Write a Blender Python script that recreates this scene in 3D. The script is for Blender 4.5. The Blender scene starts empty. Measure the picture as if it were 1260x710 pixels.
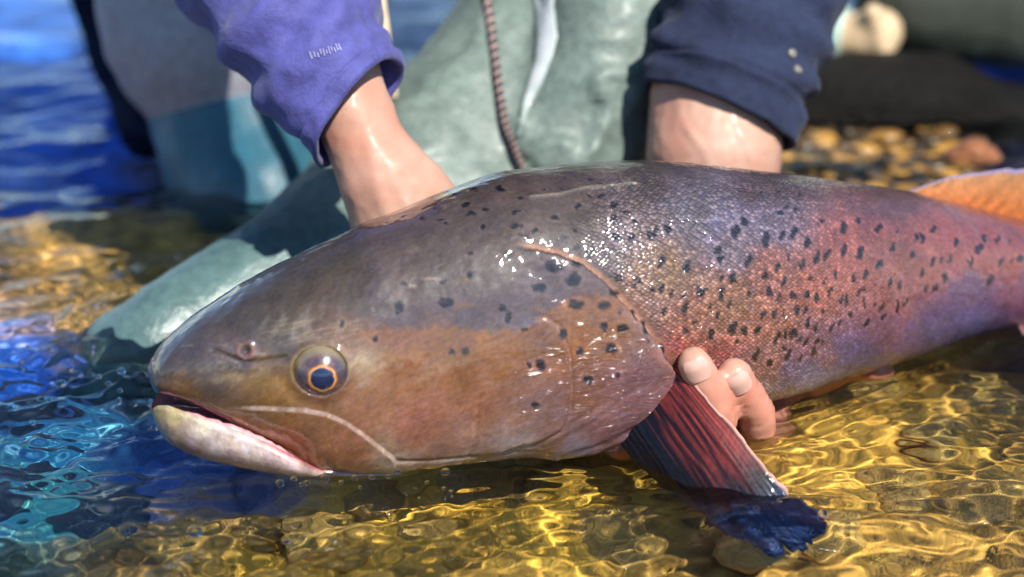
import bpy, bmesh, math, random
import numpy as np
from mathutils import Vector, Matrix
random.seed(7); RS = np.random.RandomState(11)
R = math.radians
S = bpy.context.scene
COL = S.collection

# ------------------------------------------------------------------ camera
W, H = 1260.0, 710.0
PITCH, FOC, DIST = R(21.0), 60.0, 0.90
CAM = np.array([0.0, -DIST*math.cos(PITCH), 0.05 + DIST*math.sin(PITCH)])
cam = bpy.data.cameras.new("camera"); camo = bpy.data.objects.new("camera", cam); COL.objects.link(camo)
cam.lens = FOC; cam.sensor_width = 36.0; cam.clip_start = 0.01; cam.clip_end = 3000
camo.location = CAM; camo.rotation_euler = (math.pi/2 - PITCH, 0, 0)
cam.dof.use_dof = True; cam.dof.focus_distance = 0.828; cam.dof.aperture_fstop = 4.2
S.camera = camo

# ------------------------------------------------------------------ light
SUN = np.array([0.36, -0.66, 0.80]); SUN /= np.linalg.norm(SUN)
sun_el = math.asin(SUN[2]); sun_az = math.atan2(SUN[0], SUN[1])
w = bpy.data.worlds.new("World"); S.world = w; w.use_nodes = True
nt = w.node_tree; bg = nt.nodes["Background"]
sky = nt.nodes.new("ShaderNodeTexSky"); sky.sky_type = 'NISHITA'; sky.sun_disc = False
sky.sun_elevation = sun_el; sky.sun_rotation = sun_az
sky.air_density = 1.0; sky.dust_density = 0.0; sky.ozone_density = 5.0
nt.links.new(sky.outputs[0], bg.inputs[0]); bg.inputs[1].default_value = 0.115
sl = bpy.data.lights.new("sun", 'SUN'); sl.energy = 5.0; sl.angle = R(0.5); sl.color = (1.0, 0.95, 0.86)
so = bpy.data.objects.new("sun", sl); COL.objects.link(so)
so.rotation_euler = Vector(SUN).to_track_quat('Z', 'Y').to_euler()
so.location = (1.0, -1.0, 2.0)
sl.cycles.is_caustics_light = True
S.view_settings.view_transform = 'Standard'; S.view_settings.look = 'None'
S.view_settings.exposure = 0.7; S.view_settings.gamma = 1.0; S.view_settings.use_curve_mapping = False
S.render.engine = 'CYCLES'
cy = S.cycles
cy.use_denoising = True
try: cy.denoiser = 'OPENIMAGEDENOISE'
except Exception: pass
cy.max_bounces = 8; cy.transmission_bounces = 6; cy.glossy_bounces = 4; cy.diffuse_bounces = 3
cy.transparent_max_bounces = 8
cy.caustics_refractive = True; cy.caustics_reflective = False
cy.sample_clamp_indirect = 6.0; cy.blur_glossy = 0.3

# ------------------------------------------------------------------ pixel <-> world helpers
K = FOC/36.0*W
cp, sp = math.cos(PITCH), math.sin(PITCH)
def ray(px, py):
    a = (np.asarray(px, float)-W/2)/K; b = -(np.asarray(py, float)-H/2)/K
    # camera axes: right (1,0,0), up (0,sp,cp), fwd (0,cp,-sp)
    return np.stack([a, cp+b*sp, -sp+b*cp], -1)
def PY(px, py, Y):
    d = ray(px, py); t = (Y-CAM[1])/d[..., 1]
    return CAM + d*np.asarray(t)[..., None]
def PZ(px, py, Z):
    d = ray(px, py); t = (Z-CAM[2])/d[..., 2]
    return CAM + d*np.asarray(t)[..., None]
def proj(p):
    q = np.asarray(p) - CAM
    z = q[..., 1]*cp - q[..., 2]*sp
    u = q[..., 1]*sp + q[..., 2]*cp
    return W/2 + K*q[..., 0]/z, H/2 - K*u/z, z

def ss(a, b, x):
    t = np.clip((x-a)/(b-a), 0, 1); return t*t*(3-2*t)
def lin(c):
    c = np.asarray(c, float)/255.0
    return np.where(c <= 0.04045, c/12.92, ((c+0.055)/1.055)**2.4)
def _hash(i, j, k, seed):
    n = (i*374761393 + j*668265263 + k*2147483647 + seed*1274126177) & 0xffffffff
    n = ((n ^ (n >> 13))*1274126177) & 0xffffffff
    n = ((n ^ (n >> 16))*2246822519) & 0xffffffff
    return ((n ^ (n >> 15)) & 0xffffff)/float(0xffffff)
def vnoise(p, seed=0):
    p = np.asarray(p, float); f = np.floor(p).astype(np.int64); t = p-f; t = t*t*t*(t*(t*6-15)+10)
    r = 0
    for a in (0, 1):
        for b in (0, 1):
            for c in (0, 1):
                wgt = (t[:, 0] if a else 1-t[:, 0])*(t[:, 1] if b else 1-t[:, 1])*(t[:, 2] if c else 1-t[:, 2])
                r = r + wgt*_hash(f[:, 0]+a, f[:, 1]+b, f[:, 2]+c, seed)
    return r*2-1
def fbm(p, seed=0, o=4):
    r = 0; a = 1.0; q = np.array(p, float)
    for i in range(o):
        r = r + a*vnoise(q, seed+i*17); a *= 0.5; q = q*2.03
    return r
def p3(x, y, z=0.0):
    return np.stack([x, y, np.zeros_like(x)+z], -1)
def polydist(px, py, line):
    """distance to a polyline and side (>0 = left of its direction, image axes)"""
    best = np.full(px.shape, 1e9); side = np.zeros(px.shape)
    L = np.asarray(line, float)
    for (x0, y0), (x1, y1) in zip(L[:-1], L[1:]):
        dx, dy = x1-x0, y1-y0
        t = np.clip(((px-x0)*dx+(py-y0)*dy)/(dx*dx+dy*dy), 0, 1)
        ex, ey = px-(x0+t*dx), py-(y0+t*dy)
        d = np.hypot(ex, ey); c = dx*ey-dy*ex
        m = d < best; best = np.where(m, d, best); side = np.where(m, np.sign(c), side)
    return best, side
def inpoly(px, py, poly):
    r = np.zeros(px.shape, bool); P = np.asarray(poly, float); j = len(P)-1
    for i in range(len(P)):
        xi, yi = P[i]; xj, yj = P[j]
        c = ((yi > py) != (yj > py)) & (px < (xj-xi)*(py-yi)/((yj-yi) or 1e-9)+xi)
        r ^= c; j = i
    return r
def idw(px, py, ctrl, power=3.0, sx=1.0):
    c = np.array([[a, b] for a, b, _ in ctrl], float); v = np.array([lin(k) for _, _, k in ctrl])
    num = np.zeros(px.shape+(3,)); den = np.zeros(px.shape)
    for (a, b), k in zip(c, v):
        wgt = 1.0/(((px-a)*sx)**2+(py-b)**2+120.0)**(power/2)
        num += wgt[..., None]*k; den += wgt
    return num/den[..., None]

# ------------------------------------------------------------------ object helpers
def mesh_np(name, V, F, mats, parent=None, smooth=True, col=None, uv=None, attrs=None, loc=None):
    me = bpy.data.meshes.new(name)
    V = np.asarray(V, np.float32); F = np.asarray(F, np.int32)
    me.vertices.add(len(V)); me.vertices.foreach_set("co", V.ravel())
    n = F.shape[1]
    me.loops.add(F.size); me.loops.foreach_set("vertex_index", F.ravel())
    me.polygons.add(len(F))
    me.polygons.foreach_set("loop_start", np.arange(0, F.size, n, dtype=np.int32))
    me.polygons.foreach_set("loop_total", np.full(len(F), n, np.int32))
    if smooth: me.polygons.foreach_set("use_smooth", np.ones(len(F), bool))
    me.update(calc_edges=True)
    if col is not None:
        a = me.color_attributes.new("col", 'FLOAT_COLOR', 'POINT')
        a.data.foreach_set("color", np.concatenate([col, np.ones((len(V), 1))], 1).astype(np.float32).ravel())
    if uv is not None:
        l = me.uv_layers.new(name="uv"); l.data.foreach_set("uv", np.asarray(uv, np.float32)[F.ravel()].ravel())
    for k, v in (attrs or {}).items():
        a = me.attributes.new(k, 'FLOAT', 'POINT'); a.data.foreach_set("value", np.asarray(v, np.float32))
    o = bpy.data.objects.new(name, me); COL.objects.link(o)
    for m in (mats if isinstance(mats, (list, tuple)) else [mats]): me.materials.append(m)
    if parent is not None: o.parent = parent
    return o
def gridfaces(n, m, wrap=False):
    i = np.arange(n-1)[:, None]; j = np.arange(m if wrap else m-1)[None, :]
    j2 = (j+1) % m
    a = i*m+j; b = i*m+j2; c = (i+1)*m+j2; d = (i+1)*m+j
    return np.stack([a, b, c, d], -1).reshape(-1, 4)
def thing(name, label, cat, group=None, loc=(0, 0, 0)):
    o = bpy.data.objects.new(name, None); COL.objects.link(o); o.empty_display_size = 0.05
    return tag(o, label, cat, group)
def tag(o, label=None, cat=None, group=None, kind=None):
    if label: o['label'] = label
    if cat: o['category'] = cat
    if group: o['group'] = group
    if kind: o['kind'] = kind
    return o

# ------------------------------------------------------------------ materials
class N:
    def __init__(self, name):
        self.m = bpy.data.materials.new(name); self.m.use_nodes = True
        self.t = self.m.node_tree; self.b = self.t.nodes["Principled BSDF"]
    def n(self, typ, **kw):
        x = self.t.nodes.new("ShaderNode"+typ)
        for k, v in kw.items(): setattr(x, k, v)
        return x
    def l(self, a, b): self.t.links.new(a, b)
    def s(self, **kw):
        for k, v in kw.items():
            self.b.inputs[k.replace('_', ' ')].default_value = v
        return self
    def noise(self, scale, detail=4, rough=0.55, vec=None, dist=0.0):
        x = self.n("TexNoise"); x.inputs["Scale"].default_value = scale; x.inputs["Detail"].default_value = detail
        x.inputs["Roughness"].default_value = rough; x.inputs["Distortion"].default_value = dist
        if vec is not None: self.l(vec, x.inputs["Vector"])
        return x
    def ramp(self, src, stops):
        r = self.n("ValToRGB"); e = r.color_ramp.elements
        while len(e) < len(stops): e.new(0.5)
        for k, (p, c) in zip(e, stops): k.position = p; k.color = tuple(c)+(1,) if len(c) == 3 else c
        self.l(src, r.inputs[0]); return r
    def mix(self, a, b, fac, mode='MIX'):
        x = self.n("Mix", data_type='RGBA', blend_type=mode)
        for s, i in ((a, 6), (b, 7)):
            if hasattr(s, 'is_output'): self.l(s, x.inputs[i])
            else: x.inputs[i].default_value = tuple(s)+(1,) if len(s) == 3 else s
        if hasattr(fac, 'is_output'): self.l(fac, x.inputs[0])
        else: x.inputs[0].default_value = fac
        return x.outputs[2]
    def math(self, op, a, b=None):
        x = self.n("Math", operation=op)
        for s, i in ((a, 0), (b, 1)):
            if s is None: continue
            if hasattr(s, 'is_output'): self.l(s, x.inputs[i])
            else: x.inputs[i].default_value = s
        return x.outputs[0]
    def bump(self, h, dist, strength=1.0, prev=None):
        x = self.n("Bump"); x.inputs["Strength"].default_value = strength; x.inputs["Distance"].default_value = dist
        self.l(h, x.inputs["Height"])
        if prev is not None: self.l(prev, x.inputs["Normal"])
        return x.outputs[0]
    def obj(self): return self.n("TexCoord").outputs["Object"]

def fabric(name, c, rough=0.7, weave=900, fold=0.0, coat=0.0, var=0.25, sheen=0.0, spec=0.4):
    k = N(name); v = k.obj()
    n1 = k.noise(14, 5, vec=v); n2 = k.noise(160, 3, vec=v)
    c = np.array(c)
    r = k.ramp(n1.outputs[0], [(0.3, c*(1-var)), (0.7, c*(1+var))])
    r2_ = k.ramp(n2.outputs[0], [(0.3, (0.78,)*3), (0.7, (1.25,)*3)])
    col = k.mix(r.outputs[0], r2_.outputs[0], 0.8, 'MULTIPLY')
    k.l(col, k.b.inputs["Base Color"])
    wv = k.noise(weave, 2, vec=v)
    b1 = k.bump(wv.outputs[0], 0.0006, 0.6)
    b2 = k.bump(k.noise(45, 4, vec=v, dist=0.6).outputs[0], 0.004, 0.5, b1)
    k.l(b2, k.b.inputs["Normal"])
    k.s(Roughness=rough, Coat_Weight=coat, Coat_Roughness=0.25, Sheen_Weight=sheen, Specular_IOR_Level=spec)
    return k.m
def skin_mat():
    k = N("skin"); v = k.obj()
    n1 = k.noise(25, 4, vec=v); n2 = k.noise(300, 3, vec=v)
    r = k.ramp(n1.outputs[0], [(0.3, (0.40, 0.215, 0.15)), (0.7, (0.48, 0.30, 0.22))])
    c = k.mix(r.outputs[0], (0.46, 0.28, 0.21), k.math('MULTIPLY', n2.outputs[0], 0.35))
    n3 = k.noise(38, 3, 0.5, vec=v); bl = k.ramp(n3.outputs[0], [(0.42, (1, 1, 1)), (0.68, (1.02, 0.80, 0.75))])
    c = k.mix(c, bl.outputs[0], 0.9, 'MULTIPLY')
    k.l(c, k.b.inputs["Base Color"])
    vo = k.n("TexVoronoi"); vo.inputs["Scale"].default_value = 900; k.l(v, vo.inputs["Vector"])
    k.l(k.bump(vo.outputs[0], 0.00015, 0.4, k.bump(n1.outputs[0], 0.002, 0.3)), k.b.inputs["Normal"])
    k.s(Roughness=0.5, Subsurface_Weight=0.15, Subsurface_Scale=0.006, Coat_Weight=0.10, Coat_Roughness=0.22, Specular_IOR_Level=0.3)
    k.b.inputs["Subsurface Radius"].default_value = (1.0, 0.35, 0.2)
    return k.m
def fish_mat():
    k = N("fish_skin")
    a = k.n("VertexColor", layer_name="col").outputs[0]
    uvn = k.n("UVMap", uv_map="uv").outputs[0]
    sc = k.n("Attribute", attribute_name="scale").outputs["Fac"]
    mp = k.n("Mapping"); mp.inputs["Scale"].default_value = (0.9, 1.2, 1); mp.inputs["Rotation"].default_value = (0, 0, R(45)); k.l(uvn, mp.inputs[0])
    vo = k.n("TexVoronoi", voronoi_dimensions='2D'); vo.inputs["Scale"].default_value = 0.52; vo.inputs["Randomness"].default_value = 0.6
    k.l(mp.outputs[0], vo.inputs["Vector"])
    dist = vo.outputs["Distance"]
    # dark scale rims; scale glints painted as light centres and random brightness
    cen = k.ramp(dist, [(0.0, (1.6, 1.55, 1.45)), (0.30, (1.05, 1.05, 1.05)), (0.62, (0.72, 0.7, 0.72))])
    rnd = k.n("SeparateColor"); k.l(vo.outputs["Color"], rnd.inputs[0])
    sv = k.math('ADD', k.math('MULTIPLY', k.math('POWER', rnd.outputs[0], 3.0), 1.1), 0.76)
    cm = k.n("VectorMath", operation='SCALE'); k.l(cen.outputs[0], cm.inputs[0]); k.l(sv, cm.inputs["Scale"])
    scol = k.mix(a, cm.outputs[0], sc, 'MULTIPLY')
    n1 = k.noise(0.10, 6, 0.7, vec=uvn); n2 = k.noise(0.42, 6, 0.72, vec=uvn, dist=0.5); n5 = k.noise(0.20, 5, 0.68, vec=uvn, dist=0.8)
    m1 = k.ramp(n1.outputs[0], [(0.3, (0.68, 0.64, 0.62)), (0.7, (1.28, 1.27, 1.24))])
    c2 = k.mix(scol, m1.outputs[0], 0.55, 'MULTIPLY')
    m2 = k.ramp(n2.outputs[0], [(0.32, (0.62, 0.62, 0.62)), (0.5, (1.0,)*3), (0.68, (1.4, 1.4, 1.4))])
    c3 = k.mix(c2, m2.outputs[0], 0.7, 'MULTIPLY')
    mp3 = k.n("Mapping"); mp3.inputs["Scale"].default_value = (0.10, 0.9, 1); mp3.inputs["Rotation"].default_value = (0, 0, R(-8)); k.l(uvn, mp3.inputs[0])
    n3 = k.noise(0.8, 4, 0.6, vec=mp3.outputs[0], dist=0.4)
    m3 = k.ramp(n3.outputs[0], [(0.32, (0.66, 0.64, 0.66)), (0.5, (1.0,)*3), (0.7, (1.22, 1.2, 1.16))])
    c4 = k.mix(c3, m3.outputs[0], k.math('MULTIPLY', k.math('SUBTRACT', 1.0, sc), 0.34), 'MULTIPLY')
    v4 = k.n("TexVoronoi", voronoi_dimensions='2D'); v4.inputs["Scale"].default_value = 0.85; k.l(uvn, v4.inputs["Vector"])
    m4 = k.ramp(v4.outputs["Distance"], [(0.05, (0.72, 0.66, 0.64)), (0.35, (1.03,)*3), (0.8, (1.12,)*3)])
    c5 = k.mix(c4, m4.outputs[0], k.math('MULTIPLY', k.math('SUBTRACT', 1.0, sc), 0.32), 'MULTIPLY')
    m5 = k.ramp(n5.outputs[0], [(0.36, (1.12, 1.06, 0.80)), (0.5, (1.0,)*3), (0.64, (0.84, 0.92, 1.22))])
    c6 = k.mix(c5, m5.outputs[0], 0.5, 'MULTIPLY')
    k.l(c6, k.b.inputs["Base Color"])
    hs = k.math('MULTIPLY', k.math('SUBTRACT', 1.0, dist), sc)
    b0 = k.bump(n2.outputs[0], 0.0004, 0.45)
    b1 = k.bump(k.math('MULTIPLY', hs, k.math('ADD', n1.outputs[0], 0.25)), 0.0009, 0.7, b0)
    k.l(b1, k.b.inputs["Normal"])
    # wet film: uneven, streaked
    mp2 = k.n("Mapping"); mp2.inputs["Scale"].default_value = (0.5, 1.0, 1); mp2.inputs["Rotation"].default_value = (0, 0, R(20)); k.l(uvn, mp2.inputs[0])
    wn = k.noise(0.13, 3, 0.5, vec=mp2.outputs[0], dist=1.5)
    wet = k.n("Attribute", attribute_name="wet").outputs["Fac"]
    wb = k.bump(k.math('MULTIPLY', wn.outputs[0], wet), 0.0035, 0.8)
    wb2 = k.bump(hs, 0.0008, 0.6, wb)
    k.l(wb2, k.b.inputs["Coat Normal"])
    k.s(Roughness=0.42, Coat_IOR=1.62, Coat_Weight=0.85, Coat_Roughness=0.055, Specular_IOR_Level=0.2)
    return k.m
M = {}
M['skin'] = skin_mat()
M['fish'] = fish_mat()
def simple(name, c, rough=0.5, coat=0.0, var=0.2, scale=60, bump=0.001, **kw):
    k = N(name); v = k.obj(); n1 = k.noise(scale, 5, vec=v); c = np.array(c)
    r = k.ramp(n1.outputs[0], [(0.3, np.clip(c*(1-var), 0, 1)), (0.7, np.clip(c*(1+var), 0, 1))])
    k.l(r.outputs[0], k.b.inputs["Base Color"]); k.l(k.bump(n1.outputs[0], bump, 0.6), k.b.inputs["Normal"])
    k.s(Roughness=rough, Coat_Weight=coat, Coat_Roughness=0.08, **kw); return k.m
def vcol(name, rough=0.4, coat=0.5, scale=200, bump=0.0008, var=0.2):
    k = N(name); a = k.n("VertexColor", layer_name="col").outputs[0]
    n1 = k.noise(scale, 4, vec=k.obj())
    r = k.ramp(n1.outputs[0], [(0.3, (1-var,)*3), (0.7, (1+var,)*3)])
    k.l(k.mix(a, r.outputs[0], 1.0, 'MULTIPLY'), k.b.inputs["Base Color"])
    k.l(k.bump(n1.outputs[0], bump, 0.6), k.b.inputs["Normal"])
    k.s(Roughness=rough, Coat_Weight=coat, Coat_Roughness=0.06); return k.m
M['mouth'] = vcol('mouth_skin', 0.4, 0.6)
M['fin'] = vcol('fin_membrane', 0.5, 0.12, 300)
M['fin'].node_tree.nodes['Principled BSDF'].inputs['Specular IOR Level'].default_value = 0.15
M['tooth'] = simple('gum_pink', (0.50, 0.24, 0.27), 0.3, 0.6)
M['wader'] = fabric('sage_wader_cloth', (0.120, 0.158, 0.138), 0.5, 700, coat=0.06, var=0.22)
def wet_low(m, z0, z1, tint):
    t = m.node_tree; b = t.nodes["Principled BSDF"]; src = b.inputs["Base Color"].links[0].from_socket
    ge = t.nodes.new("ShaderNodeNewGeometry"); sx = t.nodes.new("ShaderNodeSeparateXYZ"); t.links.new(ge.outputs["Position"], sx.inputs[0])
    nn = t.nodes.new("ShaderNodeTexNoise"); nn.inputs["Scale"].default_value = 25; t.links.new(ge.outputs["Position"], nn.inputs["Vector"])
    ad = t.nodes.new("ShaderNodeMath"); ad.operation = 'MULTIPLY_ADD'; ad.inputs[1].default_value = 0.03; t.links.new(nn.outputs[0], ad.inputs[0]); t.links.new(sx.outputs[2], ad.inputs[2])
    mr = t.nodes.new("ShaderNodeMapRange"); mr.inputs[1].default_value = z0+0.015; mr.inputs[2].default_value = z1+0.015; mr.inputs[3].default_value = 1; mr.inputs[4].default_value = 0; t.links.new(ad.outputs[0], mr.inputs[0])
    mx = t.nodes.new("ShaderNodeMix"); mx.data_type = 'RGBA'; mx.blend_type = 'MULTIPLY'; t.links.new(mr.outputs[0], mx.inputs[0]); t.links.new(src, mx.inputs[6]); mx.inputs[7].default_value = tuple(tint)+(1,)
    t.links.new(mx.outputs[2], b.inputs["Base Color"])
    r2 = t.nodes.new("ShaderNodeMapRange"); r2.inputs[3].default_value = b.inputs["Roughness"].default_value; r2.inputs[4].default_value = 0.34; t.links.new(mr.outputs[0], r2.inputs[0]); t.links.new(r2.outputs[0], b.inputs["Roughness"])
wet_low(M['skin'], 0.035, 0.05, (1.12, 0.84, 0.82))
wet_low(M['wader'], 0.045, 0.065, (0.62, 0.84, 0.93))
M['wader_dark'] = fabric('olive_wader_cloth', (0.035, 0.04, 0.03), 0.7, 700, spec=0.15)
M['sleeve_blue'] = fabric('violet_blue_cloth', (0.062, 0.062, 0.235), 0.75, 900, sheen=0.12, var=0.18)
M['sleeve_navy'] = fabric('navy_cloth', (0.020, 0.027, 0.058), 0.85, 900, sheen=0.05, spec=0.15)
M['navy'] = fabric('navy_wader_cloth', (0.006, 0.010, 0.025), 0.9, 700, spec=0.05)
M['cream'] = fabric('cream_webbing', (0.62, 0.47, 0.3), 0.7, 900)
M['teal'] = fabric('pale_teal_cloth', (0.36, 0.52, 0.47), 0.7, 900)
M['cord'] = fabric('braided_cord', (0.05, 0.045, 0.06), 0.6, 900)
M['cord2'] = fabric('braided_cord_tan', (0.42, 0.27, 0.22), 0.6, 900)
M['white'] = simple('white_thread', (0.17, 0.17, 0.33), 0.7)
M['button'] = simple('horn_button', (0.16, 0.15, 0.12), 0.3, 0.4)

# ------------------------------------------------------------------ water and bed
def axis(lo, hi, step, far, ratio=1.18):
    c = list(np.arange(lo, hi+1e-9, step)); s = step; a = c[0]; pre = []
    while a > -far: s *= ratio; a -= s; pre.append(a)
    s = step; a = c[-1]; post = []
    while a < far: s *= ratio; a += s; post.append(a)
    return np.array(pre[::-1]+c+post)
def depth_at(x, y):
    d = 0.065 + 0.05*ss(0.25, 0.9, y) + 0.03*ss(-0.05, -0.35, x)*ss(-0.25, -0.1, y)*(1-ss(0.12, 0.2, y)*(1-ss(0.35, 0.5, y)))
    d = d + 0.12*ss(-0.1, -0.6, x)*ss(0.3, 0.7, y)
    d = d + 1.2*ss(1.5, 30, np.hypot(x, y))
    return d
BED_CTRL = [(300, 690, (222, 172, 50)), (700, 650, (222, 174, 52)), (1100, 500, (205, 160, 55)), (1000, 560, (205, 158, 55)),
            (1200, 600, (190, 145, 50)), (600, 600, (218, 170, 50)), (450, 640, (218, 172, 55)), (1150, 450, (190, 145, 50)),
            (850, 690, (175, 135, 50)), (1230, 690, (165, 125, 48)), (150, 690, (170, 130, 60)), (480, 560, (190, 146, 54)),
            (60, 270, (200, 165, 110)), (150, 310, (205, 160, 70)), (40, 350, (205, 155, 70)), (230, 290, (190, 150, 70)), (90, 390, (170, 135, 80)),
            (60, 100, (20, 95, 215)), (60, 200, (22, 100, 215)), (170, 230, (22, 40, 60)), (20, 20, (30, 110, 225)), (-60, 150, (22, 100, 215)), (400, 60, (15, 35, 70)),  # blues and dark tones put sky reflection and shade into the bed colour
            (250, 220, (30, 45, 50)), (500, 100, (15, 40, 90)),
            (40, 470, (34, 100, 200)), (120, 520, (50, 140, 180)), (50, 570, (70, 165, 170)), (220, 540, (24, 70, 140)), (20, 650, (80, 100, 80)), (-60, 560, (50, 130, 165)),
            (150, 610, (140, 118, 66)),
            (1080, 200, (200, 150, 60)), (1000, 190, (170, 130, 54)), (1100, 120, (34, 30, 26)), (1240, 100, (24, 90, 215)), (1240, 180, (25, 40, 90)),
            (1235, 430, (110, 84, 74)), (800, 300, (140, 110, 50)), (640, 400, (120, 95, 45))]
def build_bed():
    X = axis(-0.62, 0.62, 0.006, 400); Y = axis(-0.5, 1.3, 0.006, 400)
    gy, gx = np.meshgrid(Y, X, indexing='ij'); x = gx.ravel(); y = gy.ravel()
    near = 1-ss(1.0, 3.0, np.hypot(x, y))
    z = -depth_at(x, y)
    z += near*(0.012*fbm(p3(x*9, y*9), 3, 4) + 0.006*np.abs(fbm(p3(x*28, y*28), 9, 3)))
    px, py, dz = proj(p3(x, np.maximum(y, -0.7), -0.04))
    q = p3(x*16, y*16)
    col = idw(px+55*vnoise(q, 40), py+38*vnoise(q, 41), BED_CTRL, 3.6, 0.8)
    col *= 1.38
    g_ = col.mean(1, keepdims=True); col = np.maximum(g_+(col-g_)*0.95, 0.006); col *= np.minimum(1, 0.9/col.max(1, keepdims=True)); col[:, 2] *= 1+0.8*(px < 280)*(py > 380)*(py < 640); col[:, 1] *= 1+1.05*(px < 280)*(py > 380)*(py < 640); col[:, 0] *= 1+1.3*(px < 280)*(py > 380)*(py < 640)  # boost at the left paints bright ripples into the bed
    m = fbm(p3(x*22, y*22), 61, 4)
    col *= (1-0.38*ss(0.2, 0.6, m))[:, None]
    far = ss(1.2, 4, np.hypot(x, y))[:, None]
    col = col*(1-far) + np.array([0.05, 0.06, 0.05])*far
    k = N("river_bed_stone"); a = k.n("VertexColor", layer_name="col").outputs[0]; v = k.obj()
    vo = k.n("TexVoronoi"); vo.inputs["Scale"].default_value = 34; k.l(v, vo.inputs["Vector"])
    n1 = k.noise(70, 5, 0.65, vec=v); n2 = k.noise(420, 3, vec=v)
    sp_ = k.n("SeparateColor"); k.l(vo.outputs["Color"], sp_.inputs[0])
    r1 = k.ramp(sp_.outputs[0], [(0, (0.6, 0.58, 0.52)), (1, (1.25, 1.22, 1.15))])
    r2 = k.ramp(n1.outputs[0], [(0.35, (0.55, 0.5, 0.45)), (0.65, (1.3, 1.3, 1.25))])
    r3 = k.ramp(n2.outputs[0], [(0.35, (0.8,)*3), (0.65, (1.2,)*3)])
    c = k.mix(k.mix(k.mix(a, r1.outputs[0], 0.6, 'MULTIPLY'), r2.outputs[0], 0.8, 'MULTIPLY'), r3.outputs[0], 0.6, 'MULTIPLY')
    k.l(c, k.b.inputs["Base Color"]); k.s(Roughness=0.8)
    k.l(k.bump(n1.outputs[0], 0.006, 0.8), k.b.inputs["Normal"])
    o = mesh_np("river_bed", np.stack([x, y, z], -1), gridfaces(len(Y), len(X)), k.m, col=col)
    tag(o, kind='structure'); o.cycles.is_caustics_receiver = True
    M['bed'] = k.m
    return o
bed = build_bed()

def wave_h(x, y):
    """smooth random ripple field, metres"""
    rs = np.random.RandomState(5); h = np.zeros_like(x)
    def add(n, l0, l1, slope, spread):
        nonlocal h
        for i in range(n):
            lam = math.exp(rs.uniform(math.log(l0), math.log(l1)))
            th = math.pi/2 + R(15) + rs.normal()*spread
            kx, ky = 2*math.pi/lam*math.cos(th), 2*math.pi/lam*math.sin(th)
            h = h + slope*lam/(2*math.pi)*math.sqrt(2.0/n)*np.sin(kx*xw+ky*yw+rs.uniform(0, 6.28))
    q = p3(x*7, y*7)
    xw = x + 0.012*vnoise(q, 71); yw = y + 0.012*vnoise(q, 72)
    add(16, 0.09, 0.22, 0.06, 0.7)
    big = h; h = np.zeros_like(x)
    add(34, 0.026, 0.07, 0.115, 0.75)
    mid = h; h = np.zeros_like(x)
    add(44, 0.0085, 0.022, 0.15, 0.9)
    fine = h
    m = np.clip(0.55+0.75*fbm(p3(x*6, y*6), 77, 3), 0.15, 1.4)
    turb = 1 + 1.5*ss(-0.10, -0.22, x)*ss(0.25, 0.1, y)*ss(-0.2, -0.12, y)
    return big + mid*turb + fine*m*turb
def build_water(line):
    X = axis(-0.44, 0.44, 0.0016, 600, 1.16); Y = axis(-0.38, 0.50, 0.0016, 600, 1.08)
    gy, gx = np.meshgrid(Y, X, indexing='ij'); x = gx.ravel(); y = gy.ravel()
    fade = 1-ss(0.9, 2.5, np.hypot(x, y))
    z = wave_h(x, y)*fade
    # the surface climbs the fish a little and rings run out from it
    m = (x > line[:, 0].min()-.1) & (x < .36) & (y > line[:, 1].min()-.1) & (y < line[:, 1].max()+.02)
    ii = np.where(m)[0]
    for c_ in np.array_split(ii, 60):
        d = np.sqrt(((x[c_, None]-line[None, :, 0])**2+(y[c_, None]-line[None, :, 1])**2).min(1))
        z[c_] += 0.0022*np.exp(-d/0.0045)+0.00035*np.sin(d*2*math.pi/0.011)*np.exp(-d/0.035)*ss(0, .008, d)
    k = N("water"); g = k.n("BsdfGlass"); g.inputs["IOR"].default_value = 1.19; g.inputs["Roughness"].default_value = 0.0
    g.inputs["Color"].default_value = (0.97, 0.99, 0.98, 1)
    k.t.links.new(g.outputs[0], k.t.nodes["Material Output"].inputs[0])
    k.t.nodes.remove(k.b)
    o = mesh_np("water", np.stack([x, y, z], -1), gridfaces(len(Y), len(X)), k.m)
    tag(o, kind='structure'); o.cycles.is_caustics_caster = True
    return o

# ------------------------------------------------------------------ FISH
TOP = np.array([(182, 452), (186, 440), (192, 430), (200, 420), (215, 405), (230, 392), (250, 378), (270, 365), (300, 346), (340, 326), (400, 298), (440, 277),
                (500, 255), (545, 236), (600, 216), (640, 209), (700, 202), (760, 198), (800, 197), (850, 200), (900, 206), (960, 213), (1020, 222), (1100, 233),
                (1150, 244), (1200, 258), (1260, 273), (1400, 300), (1500, 312), (1620, 320), (1700, 332), (1760, 345)], float)
BOT = np.array([(182, 462), (184, 473), (190, 484), (200, 485), (207, 485), (232, 494), (263, 507.5), (294, 523), (325, 540), (350, 556), (376, 572), (395, 579), (430, 588),
                (480, 588), (520, 583), (560, 578), (600, 572), (640, 567), (680, 565), (720, 563), (750, 560), (780, 548), (800, 540), (850, 520), (900, 502),
                (950, 494), (1000, 478), (1100, 446), (1180, 420), (1260, 400), (1400, 392), (1500, 385), (1620, 378), (1700, 366), (1760, 352)], float)
WID = np.array([(182, 0.0), (184, .008), (188, .013), (195, .0175), (210, .022), (240, .028), (300, .036), (400, .046), (500, .052), (640, .058), (750, .060), (800, .058),
                (850, .056), (950, .053), (1100, .044), (1260, .032), (1400, .024), (1500, .018), (1650, .012), (1760, .003)], float)
ROLL = R(11)
def sheetY(X):
    # head nearly square to the view, tail swinging away behind the gills
    return -0.112 + 0.24*(X+0.18) + 0.36*0.05*np.log1p(np.exp((X-0.03)/0.05))
def sheetS(X): return 0.24 + 0.36/(1+np.exp(-(X-0.03)/0.05))
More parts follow.
